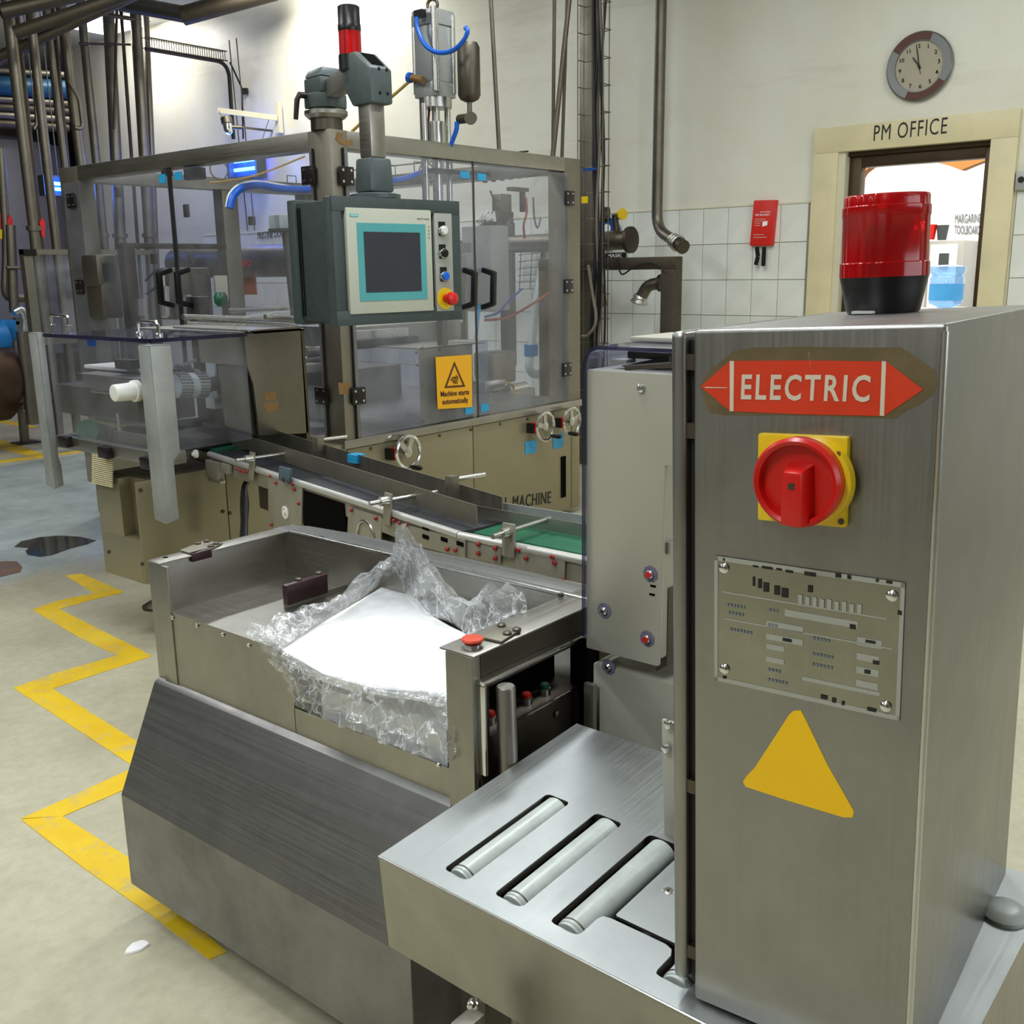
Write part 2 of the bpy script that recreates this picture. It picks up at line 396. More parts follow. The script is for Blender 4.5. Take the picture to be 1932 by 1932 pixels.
def inst(name, src, parent, M4):
    """another copy of a part: shares mesh data, sits at M4 in the parent's space"""
    o = bpy.data.objects.new(name, src.data if hasattr(src, 'data') else src); C.objects.link(o)
    o.parent = parent; o.matrix_local = M4; WORLD[o.name] = WORLD[parent.name] @ M4; return o
def zto(axis, loc):
    return Matrix.Translation(Vector(loc)) @ Vector((0, 0, 1)).rotation_difference(Vector(axis)).to_matrix().to_4x4()
def rel(parent, M4): return WORLD[parent.name].inverted() @ M4
def proto(m, mat):
    o = m.build('proto', mat); me = o.data; bpy.data.objects.remove(o); return me
def screw(parent, me, p, axis, name='bolt', local=False, label=None):
    m4 = zto(axis, p); o = inst(name, me, parent, m4 if local else rel(parent, m4))
    if label: o['label'] = label
    return o
def text(s, size, depth=.002, bold=0.0, width=1.0, shear=0, space=1.0):
    cu = bpy.data.curves.new('t', 'FONT'); cu.body = s; cu.size = size; cu.extrude = depth/2; cu.offset = bold; cu.align_x = 'LEFT'; cu.align_y = 'BOTTOM_BASELINE'
    cu.resolution_u = 3; cu.shear = shear; cu.space_character = space
    o = bpy.data.objects.new('t', cu); C.objects.link(o); bpy.context.view_layer.update()
    me = bpy.data.meshes.new_from_object(o.evaluated_get(bpy.context.evaluated_depsgraph_get())); bpy.data.objects.remove(o)
    xs = [v.co.x for v in me.vertices]; m = M(); x0 = min(xs)
    m.v = [Vector(((v.co.x-x0)*width, v.co.y, v.co.z)) for v in me.vertices]; m.f = [tuple(p.vertices) for p in me.polygons]
    m.w = (max(xs)-x0)*width
    return m
def lay(m, o, right, up):
    """put flat text mesh on a plane: origin o (lower left), right and up directions"""
    o = Vector(o); r = Vector(right); u = Vector(up); nn = r.cross(u).normalized()
    m.v = [o+r*v.x+u*v.y+nn*v.z for v in m.v]; return m
def fittext(s, bl, br, tl, depth=.002, bold=0, space=1.0, fat=0):
    """text stretched over a parallelogram given three 3-D corners"""
    m = text(s, 1.0, depth, bold, space=space); bl = Vector(bl); r = Vector(br)-bl; u = Vector(tl)-bl; h = max(v.y for v in m.v); nn = r.cross(u).normalized()
    m.v = [bl+r*(v.x/m.w)+u*(v.y/h)+nn*v.z for v in m.v]; return m
# =================================================================== ROOM
def struct(m, name, mat, parent=None, **kw):
    o = m.build(name, mat, parent, **kw)
    if parent is None: o['kind'] = 'structure'
    return o
HZ = 4.15
floor = struct(M().box((-8, -4.2, -.1), (12, 18, 0)), 'floor', 'floor_screed')
struct(M().box((-8.2, -4.4, HZ), (12.2, 18.2, HZ+.15)), 'ceiling', 'ceiling_paint')
DY0, DY1, DZ = 1.93, 2.89, 2.19
XW = 7.0
wr = M().box((XW, -4.2, 0), (XW+.2, DY0, HZ)).box((XW, DY1, 0), (XW+.2, 12.8, HZ)).box((XW, DY0, DZ), (XW+.2, DY1, HZ))
wall = struct(wr, 'wall_right', 'wall_plaster')
struct(M().box((-8, 15.6, 0), (12, 15.8, HZ)), 'wall_back', 'wall_dark')
struct(M().box((11.3, 12.8, 0), (11.5, 15.6, HZ)).box((7.2, 12.7, 0), (11.5, 12.8, HZ)), 'wall_recess', 'wall_dark')
struct(M().box((-8.2, -4.2, 0), (-8, 15.8, HZ)), 'wall_left', 'hall_brown')
struct(M().box((-8, -4.4, 0), (7.2, -4.2, HZ)), 'wall_front', 'hall_brown')
# glazed tiles of the dado, each its own piece
TW, TH = .2035, .2565
tm = M().box((-.006, -TW/2+.0022, -TH/2+.0022), (.006, TW/2-.0022, TH/2-.0022)); tme = proto(tm, 'tile_glaze')
cols = [3.09+TW*(k+.5) for k in range(35)] + [1.76-TW*(k+.5) for k in range(5)]
rnd = random.Random(3)
for cy in cols:
    for j in range(7):
        inst('tile', tme, wall, Matrix.Translation((XW-.002-.0015*rnd.random(), cy, 1.875-TH*(j+.5))))
M().box((XW-.001, 3.08, 0), (XW+.002, 10.2, 1.876)).box((XW-.001, .5, 0), (XW+.002, 1.765, 1.876)).build('grout', 'grout', wall)
M().box((XW-.012, 3.08, 1.875), (XW+.002, 10.2, 1.888)).box((XW-.012, .5, 1.875), (XW+.002, 1.765, 1.888)).build('tile_cap', 'cream_paint', wall, bevel=.002)
# yellow zig-zag floor markings
STR = [[(124, 1086), (155, 1083), (234, 1117), (192, 1128)],
 [(62, 1150), (109, 1134), (190, 1117), (234, 1118), (166, 1134), (111, 1150)],
 [(62, 1151), (111, 1149), (220, 1204), (287, 1237), (222, 1237), (155, 1206)],
 [(287, 1238), (232, 1256), (98, 1300), (25, 1298), (103, 1271), (191, 1246), (222, 1236)],
 [(25, 1298), (98, 1299), (262, 1402), (250, 1445)],
 [(248, 1451), (130, 1505), (40, 1545), (118, 1541), (240, 1488)],
 [(40, 1547), (118, 1541), (245, 1620), (300, 1680), (428, 1797), (395, 1811), (290, 1730), (160, 1640)],
 [(-60, 778), (72, 805), (60, 808), (-60, 788)], [(-40, 822), (0, 829), (80, 856), (84, 864), (40, 857), (-40, 836)],
 [(-40, 874), (155, 850), (155, 853), (-40, 879)]]
for i, s in enumerate(STR):
    M().prism([onz(x, y, .0002) for x, y in s], (0, 0, .0014+.0001*i)).build('floor_marking', 'floor_yellow', floor)
pud = [(27, 1032), (40, 1022), (75, 1014), (110, 1011), (150, 1013), (181, 1020), (165, 1027), (130, 1036), (100, 1047), (75, 1051), (52, 1047), (48, 1040), (55, 1034)]
solo(M().prism([onz(x, y, .0005) for x, y in pud], (0, 0, .002)), 'puddle', 'puddle', 'irregular dark water puddle on the worn grey floor patch', 'puddle')
pud = [(-30, 1064), (10, 1059), (32, 1060), (42, 1070), (38, 1080), (0, 1089), (-30, 1096)]
solo(M().prism([onz(x, y, .0005) for x, y in pud], (0, 0, .002)), 'puddle', 'puddle_brown', 'rusty brown puddle at the left edge of the floor', 'puddle')
sp = M(); P0 = onz(258, 1790, .0)
for k in range(8):
    a = k*math.pi/4; r = .014+.006*((k*37) % 5)/5; sp.v.append(P0+Vector((math.cos(a)*r*1.7, math.sin(a)*r, 0)))
sp.v += [v+Vector((.002, .001, .006)) for v in sp.v[:8]]
sp.f = [tuple(reversed(range(8))), tuple(range(8, 16))]+[(i, (i+1) % 8, 8+(i+1) % 8, 8+i) for i in range(8)]
solo(sp, 'paper_scrap', 'paper', 'small crumpled white scrap lying on the floor beside the yellow line', 'scrap', bevel=.002)

# ------------------------------------------------------------------ office door
arch = M()
arch.box((XW-.035, 2.89, 0), (XW+.01, 3.062, 2.19)).box((XW-.035, 1.775, 0), (XW+.01, DY0, 2.19)).box((XW-.035, 1.775, 2.19), (XW+.01, 3.062, 2.352))
d1 = struct(arch, 'door_1', 'architrave_paint', bevel=.004)
M().box((XW-.012, DY1-.045, 0), (XW+.19, DY1, DZ-.0)).build('reveal', 'cream_paint', d1)
fr = M().box((XW+.06, DY1-.125, 0), (XW+.15, DY1-.045, DZ-.0)).box((XW+.06, DY0, 0), (XW+.15, DY0+.05, DZ)).box((XW+.06, DY0+.05, DZ-.10), (XW+.15, DY1-.125, DZ))
fr.box((XW+.03, DY0, DZ-.03), (XW+.07, DY1-.045, DZ))
fr.build('door_frame', 'frame_bronze', d1, bevel=.004)
bl = onx(1648, 266, XW-.035); br = onx(1786, 251.5, XW-.035); tl = onx(1650, 236.5, XW-.035)
fittext('PM OFFICE', bl, br, tl, .003, .0, 1.12, .045).build('lettering', 'letters', d1)
# office beyond
struct(M().box((7.2, -.2, 3.05), (11.2, 6.2, 3.15)), 'ceiling_office', 'office_white')
struct(M().box((11, -.2, 0), (11.15, 6.2, 3.1)), 'wall_office', 'office_white')
struct(M().box((7.2, 6.1, 0), (11, 6.2, 3.1)).box((7.2, -.2, 0), (11, -.1, 3.1)), 'wall_office_side', 'office_white')
XA = 9.2
sc1 = [(1540, 160), (1540, 560), (1605, 560), (1606, 385), (1614, 350), (1628, 326), (1648, 310), (1668, 306), (1687, 311), (1705, 306), (1735, 303), (1765, 306), (1792, 313), (1813, 321),
       (1832, 313), (1855, 304), (1900, 296), (1940, 300), (1940, 160)]
solo(M().prism([onx(x, y, XA) for x, y in sc1], (.12, 0, 0)), 'arched_partition', 'ochre', 'ochre scalloped arch inside the bright office', 'partition')
bl = onx(1802, 421, 10.99); br = onx(1851, 420, 10.99); tl = onx(1802, 404, 10.99)
q = fittext('MARGARINE', bl, br, tl, .004, .0, 1, .03); o = solo(q, 'wall_lettering', 'print_grey', 'grey words MARGARINE TOOLBOARD on the office wall', 'lettering')
bl = onx(1801, 441, 10.99); br = onx(1850, 442, 10.99); tl = onx(1801, 425, 10.99)
fittext('TOOLBOARD', bl, br, tl, .004, .0, 1, .03).build('lettering', 'print_grey', o)
def wbox(a, b, x, dx):   # box on an X-plane spanning two pixels
    p = onx(*a, x); q = onx(*b, x); return M().box((x, p.y, p.z), (x+dx, q.y, q.z))
o = thing('locker', 'white office locker behind the water bottle', 'locker', onx(1775, 620, 10.4))
wbox((1752, 455), (1800, 700), 10.4, .5).build('body', 'panel_grey', o, bevel=.01)
wbox((1756, 462), (1794, 620), 10.38, .02).build('door', 'office_white', o, bevel=.004)
wbox((1772, 478), (1788, 503), 10.36, .03).build('label_plate', 'terminal_paint', o)
o = thing('key_rack', 'rack of hanging keys and cords beside the office locker', 'rack', onx(1820, 460, 10.9))
wbox((1803, 456), (1862, 460), 10.92, .07).build('rail', 'panel_grey', o)
for k in range(9):
    wbox((1802+5*k, 460), (1803.5+5*k, 490+((k*37) % 9)*9), 10.91, .01).build('cord', 'black' if k % 2 else 'cable_grey', o)
wbox((1830, 459), (1838, 484), 10.8, .03).build('screwdriver', 'red', o)
o = solo(M().lathe(onx(1755, 452, 10.6), (0, 0, 1), [(.04, 0), (.058, .14)], 16), 'pen_pot', 'red', 'small red pot on top of the office locker', 'pot')
o = solo(M().lathe(onx(1777, 453, 10.6), (0, 0, 1), [(.04, 0), (.058, .14)], 16), 'pen_pot', 'terminal_paint', 'small dark blue pot on top of the office locker', 'pot')
c0 = onx(1783, 580, 9.0); c0b = Vector((9.0, c0.y, c0.z))
o = thing('water_dispenser', 'blue water bottle upturned on a white dispenser in the office', 'dispenser', (9.0, c0.y, 0))
M().box((8.85, c0.y-.16, 0), (9.17, c0.y+.16, c0.z)).build('dispenser_body', 'office_white', o, bevel=.02)
M().lathe(c0b, (0, 0, 1), [(.05, 0), (.13, .03), (.135, .12), (.125, .135), (.135, .15), (.135, .24), (.12, .26), (.14, .285), (.14, .33), (.08, .345)], 24).build('bottle', 'bottle_plastic', o)
M().lathe(c0b, (0, 0, 1), [(.1355, .06), (.1355, .19)], 24, False).build('bottle_label', 'ink_blue', o)

# wall clock
ck = onx(1737, 126, XW); fc = Frame(ck, (0, -1, 0.12), 0, (-1, 0, 0))
o = thing('wall_clock', 'round wall clock with silver and brown rim above the office door', 'clock', frame=fc)
M().lathe((0, 0, 0), (0, 0, 1), [(.19, 0), (.205, .012), (.205, .03), (.196, .038), (.15, .036), (.148, .026)], 48, False).build('rim', 'clock_rim', o, local=True)
M().cyl((0, 0, .002), (0, 0, .026), .149, 48).build('face', 'clock_face', o, local=True)
for a0 in (62, 242):
    m = M(); n = 12; ps = []
    for k in range(n+1):
        a = rad(a0+78*k/n); ps.append((math.cos(a)*.198, math.sin(a)*.198))
    for k in range(n, -1, -1):
        a = rad(a0+78*k/n); ps.append((math.cos(a)*.155, math.sin(a)*.155))
    m.v = [Vector((x, y, .039)) for x, y in ps]+[Vector((x, y, .042)) for x, y in ps]; N = len(ps)
    for k in range(n): m.f += [(k, k+1, N-2-k, N-1-k), (N+k, N+k+1, 2*N-2-k, 2*N-1-k), (k, k+1, N+k+1, N+k), (N-1-k, N-2-k, 2*N-2-k, 2*N-1-k)]
    m.build('rim_inlay', 'clock_brown', o, local=True)
for h in range(1, 13):
    a = rad(90-30*h); t_ = text(str(h), .034, .001, .0006); cx = t_.w/2
    t_.v = [Vector((v.x-cx+math.cos(a)*.12, v.y-.012+math.sin(a)*.12, .027)) for v in t_.v]; t_.build('numeral', 'letters', o, local=True)
for nm, a, L, wd in (('hour_hand', 120, .07, .008), ('minute_hand', 94, .105, .006), ('second_hand', -82, .05, .003)):
    d = Vector((math.cos(rad(a)), math.sin(rad(a)), 0)); M().bar(Vector((0, 0, .031))-d*.02, Vector((0, 0, .031))+d*L, wd, .002).build(nm, 'letters', o, local=True)
M().cyl((0, 0, .028), (0, 0, .036), .008).build('hub', 'letters', o, local=True)
# fire blanket
o = thing('fire_blanket_box', 'red fire blanket pouch with two black pull tabs on white tiles', 'fire blanket', onx(1440, 464, 6.95))
p1, p2, p3, p4 = onx(1422, 378, 6.95), onx(1464, 377, 6.95), onx(1456, 463, 6.95), onx(1414, 464, 6.95)
M().prism([p4, p3, p2, p1], (.045, 0, 0)).build('pouch', 'blanket_red', o, bevel=.006)
def on_blanket(u, v): a = p4.lerp(p3, u); b = p1.lerp(p2, u); return a.lerp(b, v)-Vector((.0015, 0, 0))
fittext('FIRE BLANKET', on_blanket(.14, .66), on_blanket(.8, .66), on_blanket(.14, .70), .001).build('title', 'paper', o)
fittext('KITCHEN', on_blanket(.35, .73), on_blanket(.8, .73), on_blanket(.35, .755), .001).build('title', 'paper', o)
for k in range(6):
    v = .58-.045*k if k < 4 else .30-.06*(k-3); wd = .75 if k % 2 else .6
    M().prism([on_blanket(.14, v), on_blanket(wd if not 1 < k < 4 else .4, v), on_blanket(wd if not 1 < k < 4 else .4, v+.01), on_blanket(.14, v+.01)], (-.0005, 0, 0)).build('print_line', 'sticker_white', o)
M().prism([on_blanket(.5, .42), on_blanket(.72, .45), on_blanket(.72, .54), on_blanket(.5, .52)], (-.0005, 0, 0)).build('pictogram', 'paper', o)
for a, b, c in (((1428, 466), (1430, 484), (1426, 500)), ((1442, 466), (1441, 482), (1440, 502))):
    q = [onx(*z, 6.94) for z in (a, b, c)]; m = M()
    for k in range(2): m.bar(q[k], q[k+1], .006, .03, up=(1, 0, 0)) if False else m.bar(q[k], q[k+1], .03, .006, up=(1, 0, 0))
    m.build('pull_tab', 'black', o)
# intercom
o = thing('wall_intercom', 'small grey intercom box right of the office door', 'intercom', onx(1925, 357, 6.97))
wbox((1917, 323), (1950, 357), 6.96, .04).build('body', 'panel_grey', o, bevel=.004)
M().cyl(onx(1927, 339, 6.965), onx(1927, 339, 6.965)-Vector((.012, 0, 0)), .018).build('button', 'black', o)
# blue mandatory sign + black strip partly behind the manifold
o = thing('ppe_sign', 'round blue safety sign on the tiles behind the flanged pipe', 'sign', onx(1148, 475, 6.98))
cc = onx(1146, 441, 6.975); M().cyl(cc, cc-Vector((.004, 0, 0)), .125, 32).build('disc', 'sign_blue', o)
M().cyl(cc+Vector((-.005, 0, .04)), cc+Vector((-.007, 0, .04)), .035, 20).build('pictogram', 'paper', o)
M().prism([cc+Vector((-.005, -.07, -.06)), cc+Vector((-.005, .07, -.06)), cc+Vector((-.005, .045, .01)), cc+Vector((-.005, -.045, .01))], (-.002, 0, 0)).build('pictogram', 'paper', o)
wbox((1112, 478), (1180, 489), 6.97, .012).build('caption_strip', 'black', o)
fittext('DUST MASK', onx(1118, 486.5, 6.965), onx(1172, 485, 6.965), onx(1118, 480, 6.965), .001).build('caption', 'paper', o)
o = solo(fittext('MASK', onx(976, 582, XW-.006), onx(1024, 577, XW-.006), onx(978, 567, XW-.006), .002), 'wall_lettering', 'red', 'red word painted on the tiles behind the glazed enclosure', 'lettering')
# ------------------------------------------------------------------ wall / ceiling services
def pipe(pts, r, label, mat='steel_pipe', name='pipe', n=16, cat='pipe', collars=(), group=None, bend=None):
    o = thing(name, label, cat, pts[-1] if Vector(pts[-1]).z < Vector(pts[0]).z else pts[0], group)
    M().elbowpipe(pts, r, bend, n).build('run', mat, o)
    for c in collars:
        c = Vector(c); M().cyl(c-Vector((0, 0, .02)), c+Vector((0, 0, .02)), r*1.35, n).build('collar', mat, o)
    return o
# pipe with elbow on the wall
a, b, c2 = onx(1248, 0, 6.7), onx(1239, 432, 6.7), onx(1283, 462, 6.55)
top = Vector((6.7, a.y, HZ)); 
o = pipe([top, b, c2], .040, 'tall steel pipe ending in a foil wrapped elbow over the tiles', bend=.12)
M().cyl(c2, c2+(c2-b).normalized()*.05, .05).build('end_flange', 'pipe_dull', o)
f = M(); 
for k in range(3):
    e = b.lerp(c2, .72+.1*k); f.ring(e, (c2-b), .042+.004*k, .012, 14, 6)
f.build('foil_wrap', 'foil', o)
# stand frame of square tube
x = 6.2
o = thing('pipe_stand', 'brown square tube stand carrying the wall pipes', 'stand', onx(1260, 900, x))
zt = onx(1262, 484, x).z; zb = onx(1262, 508, x).z; yR = onx(1275, 500, x).y; yL = onx(1098, 500, x).y+.4; yP = onx(1246, 560, x).y
M().box((x, yR, zb), (x+.09, yL, zt)).build('rail', 'pipe_dull', o, bevel=.004)
M().box((x, yR, 0), (x+.09, yP, zb)).build('leg', 'pipe_dull', o, bevel=.004)
M().box((x, yL-.09, 0), (x+.09, yL, zb)).build('leg', 'pipe_dull', o, bevel=.004)
s = [onx(*p, x-.02) for p in [(1163, 486), (1172, 517), (1190, 508), (1205, 500), (1222, 497), (1235, 500), (1246, 508)]]
M().tube(s, .006, 6, 4).build('cable', 'cable_black', o)
q = [onx(1245, 534, x+.1), onx(1222, 538, x+.1), onx(1209, 562, x+.1)]
o = pipe(q, .042, 'short steel elbow with torn foil on its open end', bend=.09)
f = M(); e = q[-1]
f.lathe(e+Vector((0, 0, .02)), (0, .3, -1), [(.045, 0), (.055, .02), (.05, .03), (.066, .05), (.06, .06)], 11, False).build('foil_wrap', 'foil', o)
M().cyl(q[0]-Vector((0, .0, 0)), q[0]+Vector((0, -.02, 0)), .06).build('flange', 'pipe_dull', o)
# manifold with flange and handle
x = 6.5; A = onx(1186, 455, x); zc = onx(1150, 454, x).z; A.z = zc
o = thing('manifold_pipe', 'thick horizontal steel manifold with a rusty end flange over the tiles', 'pipe', (x, A.y, zc-.08))
M().cyl((x, A.y, zc), (x, A.y+1.9, zc), .068, 24).build('run', 'steel_pipe', o)
M().lathe((x, A.y, zc), (0, 1, 0), [(.02, -.03), (.095, -.03), (.095, .0), (.072, .01)], 28).build('flange', 'pipe_dull', o, bevel=.003)
v = onx(1164, 432, x); v.z = zc+.05; vt = onx(1160, 405, x)
M().cyl(v, vt, .022).build('branch', 'pipe_dull', o)
M().cyl(vt+Vector((-.03, .03, 0)), vt+Vector((-.06, .06, 0)), .055, 20).build('valve_body', 'pipe_dull', o, bevel=.004)
M().lathe(vt+Vector((0, -.05, 0)), (-.5, -1, 0), [(.02, 0), (.04, .01), (.04, .03)], 20).build('valve_cap', 'yellow', o)
M().tube([onx(1172, 476, 6.45), onx(1172, 486, 6.45), onx(1185, 492, 6.4)], .006, 6).build('drain', 'steel_pipe', o)
q = [onx(1128, 530, 6.6), onx(1132, 548, 6.6), onx(1138, 578, 6.6)]
pipe(q, .035, 'small capped elbow under the stand rail left of the tiles', bend=.05)
# wire basket cable tray with cables and the square post behind
x = 6.05; y0 = onx(1090, 330, x).y; y1 = onx(1137, 330, x).y; dz = .118
o = thing('cable_tray', 'vertical wire basket tray with black cables beside the enclosure', 'cable tray', (x, (y0+y1)/2, .2))
for yy_, xx_ in ((y0, x), (y0, x+.07), ((y0+y1)/2, x+.09), (y1, x+.07), (y1, x), (y1+.02*1, x+.03)):
    M().cyl((xx_, yy_, .1), (xx_, yy_, HZ), .004, 6).build('wire', 'steel_pipe', o)
rg_ = M().tube([(x-.0, y0, 0), (x+.09, y0, 0), (x+.09, y1, 0), (x, y1, 0)], .0035, 6); rm = proto(rg_, 'steel_pipe')
z = .25
while z < HZ-.05: inst('rung', rm, o, rel(o, Matrix.Translation((0, 0, z)))); z += .172
for k, (u, r_) in enumerate(((.55, .017), (.62, .012), (.74, .010), (.8, .012), (.9, .008))):
    yb_ = y0+(y1-y0)*u; pts = []
    for i in range(13):
        zz_ = .2+i*(HZ-.2)/12; pts.append((x+.04+.01*math.sin(i*1.7+k), yb_+.018*math.sin(i*.9+k*2), zz_))
    M().tube(pts, r_, 8, 3).build('cable', 'cable_black' if k != 2 else 'cable_grey', o)
M().tube([onx(*p, x-.01) for p in [(1110, 500), (1119, 560), (1124, 590), (1122, 615), (1108, 633), (1098, 634)]], .011, 8, 4).build('loose_cable', 'cable_grey', o)
wbox((1097, 371), (1108, 383), x-.015, .01).build('yellow_tag', 'yellow', o)
wbox((1100, 318), (1124, 321), x-.015, .01).build('cable_tie', 'sign_blue', o)
pA = onx(1093, 100, 6.3); pB = onx(1117, 100, 6.3)
solo(M().box((6.3, pA.y, 0), (6.4, pB.y, HZ)), 'steel_column', 'steel_pipe', 'square steel column right behind the wire cable tray', 'column', bevel=.006)
# hanging rods and thin pipes above the enclosure
def vert(px, y0_, y1_, X, r, label, **kw):
    a_ = ony(px[0], y0_, X); b_ = ony(px[1], y1_, X); d_ = (a_-b_).normalized(); a_ = b_+d_*((HZ-b_.z)/d_.z); return pipe([a_, b_], r, label, **kw)
vert((926, 942), 0, 288, 3.66, .011, 'slim leaning steel rod left of the cable tray')
vert((1046, 1043), 0, 303, 3.70, .010, 'thin upright steel rod just left of the crossing pair', mat='pipe_dull')
vert((1074, 1042), 0, 303, 3.65, .014, 'dark leaning brace crossing in front of thin rods', mat='pipe_dull')
vert((1068, 1060), 60, 305, 3.70, .010, 'dark upright rod behind the leaning brace', mat='pipe_dull')
# ------------------------------------------------------------------ pipe forest on the left
LP = [((16.5, 67), 30, 455, 9.0, .047, 'leftmost of the tall steel pipes, reaching the ceiling at the far left', 0.0),
      ((35, 79), 60, 470, 9.3, .022, 'thin pipe hugging the leftmost tall pipe', 0.0),
      ((55, 106), 10, 460, 9.0, .038, 'second tall steel pipe from the left wall of pipes', 0.0),
      ((90, 122), 45, 310, 9.6, .034, 'tall brown pipe between second and fourth uprights', 0.0),
      ((102, 128), 45, 310, 9.9, .02, 'slim pipe just right of the brown upright', 0.0),
      ((119, 152), 45, 300, 9.6, .048, 'tall steel pipe left of the white wall corner', 0.0),
      ((155, 181), 35, 300, 10.2, .042, 'tall pipe standing at the start of the cream wall', 0.0),
      ((204, 219), 15, 300, 10.2, .058, 'widest dark pipe in front of the cream wall', 0.0),
      ((228, 248), 15, 293, 10.2, .018, 'thin pipe right of the widest dark pipe', 0.0),
      ((220, 216), 40, 210, 10.0, .014, 'short slim diagonal pipe behind the widest pipe', 2.9),
      ((254, 272), 0, 290, 10.0, .055, 'thick rusty pipe at the right of the pipe group', 0.0),
      ((275, 286), 30, 290, 10.2, .034, 'rightmost upright pipe beside the thick rusty one', 0.0)]
for px, ya, yb, Y, r, lab, zb in LP:
    a_ = ony(px[0], ya, Y); b_ = ony(px[1], yb, Y); d_ = (a_-b_).normalized()
    a_ = b_+d_*((HZ-b_.z)/d_.z); e_ = b_+d_*((zb-b_.z)/d_.z) if zb < b_.z else b_
    pipe([a_, e_], r, lab, mat='steel_pipe' if r > .03 else 'pipe_dull', name='upright_pipe', group='upright pipes at the far left', collars=[a_.lerp(e_, .55)] if r > .04 else ())
def hp(a, b, Y1, Y2, r, label, mat='pipe_dull', mid=()):
    pts = [ony(*a, Y1)]+[ony(*m_[:2], m_[2]) for m_ in mid]+[ony(*b, Y2)]; return pipe(pts, r, label, mat=mat, name='overhead_pipe', group='overhead pipes at the far left')
hp((28, 62), (250, -14), 8.6, 8.0, .05, 'dark overhead pipe slanting up to the right above the uprights')
hp((-20, 115), (300, -30), 9.4, 8.6, .045, 'long brown overhead pipe crossing the upright pipes')
hp((0, 22), (150, -12), 8.8, 8.6, .06, 'thick pipe at the top left corner of the ceiling')
hp((222, 4), (352, 28), 9.6, 8.9, .075, 'banded overhead duct ending near the bright ceiling corner', mat='steel_pipe')
hp((345, 30), (520, -18), 8.9, 8.2, .085, 'dark overhead duct below the bright ceiling corner')
hp((170, 24), (252, 36), 9.9, 9.9, .02, 'thin horizontal pipe between two uprights near the ceiling')
hp((150, 82), (246, 84), 10.1, 10.1, .012, 'thin tie rod clamped across three uprights')
hp((-10, 122), (100, 70), 9.8, 9.9, .03, 'sloping pipe at upper left behind the uprights')
for k, (yy0, mt, r, lab) in enumerate(((134, 'steel_pipe', .035, 'pale top pipe of the horizontal pipe rack'), (162, 'pipe_blue', .10, 'fat blue pipe in the horizontal pipe rack'), (188, 'steel_pipe', .04, 'pipe directly under the fat blue one'),
                              (203, 'pipe_dull', .042, 'middle dull pipe of the rack'), (218, 'steel_pipe', .042, 'second pipe from the bottom of the rack'), (234, 'pipe_dull', .045, 'lowest pipe of the horizontal rack'))):
    hp((-60, yy0-4), (128, yy0+8), 11.4, 11.4, r, lab, mat=mt)
q = [ony(*p, 9.56) for p in [(129, 152), (150, 190), (156, 235), (151, 244), (140, 240)]]
pipe(q, .02, 'bright bent tube hanging right of the pipe rack', bend=.05)
q = [ony(*p, 9.03) for p in [(72, 148), (66, 152), (70, 236), (64, 244)]]
pipe(q, .018, 'bright hooked tube between the first uprights', bend=.05)
# insulated vessel seen behind the uprights, lit by the blue lamp
Lc = ony(-80, 268, 12.6); Rc = ony(131, 285, 12.6)
o = thing('process_vessel', 'large grey vessel behind the left uprights in blue light', 'vessel', (7, 14.3, 0))
m = M().lathe((6.4, 14.28, 0), (0, 0, 1), [(1.25, .5), (1.25, 2.95), (1.15, 3.1), (.6, 3.22), (.1, 3.28)], 48); m.build('shell', 'tank_grey', o)
for k in range(4):
    a = k*math.pi/2+.6; cx = 6.4
    M().cyl((cx+math.cos(a)*.9, 14.3+math.sin(a)*.9, 0), (cx+math.cos(a)*.9, 14.3+math.sin(a)*.9, .6), .06).build('leg', 'steel_pipe', o)
o = thing('ceiling_light', 'bright ceiling batten glimpsed between the far left pipes', 'lamp', onz(200, 47, 4.12))
a_, b_ = onz(165, 57, 4.12), onz(243, 36, 4.12); b_.z = a_.z; M().bar(a_+Vector((0, 0, .0)), b_, .5, .03).build('diffuser', 'lamp_white', o); M().bar(a_+Vector((0, 0, .03)), b_+Vector((0, 0, .03)), .54, .03).build('housing', 'panel_grey', o)
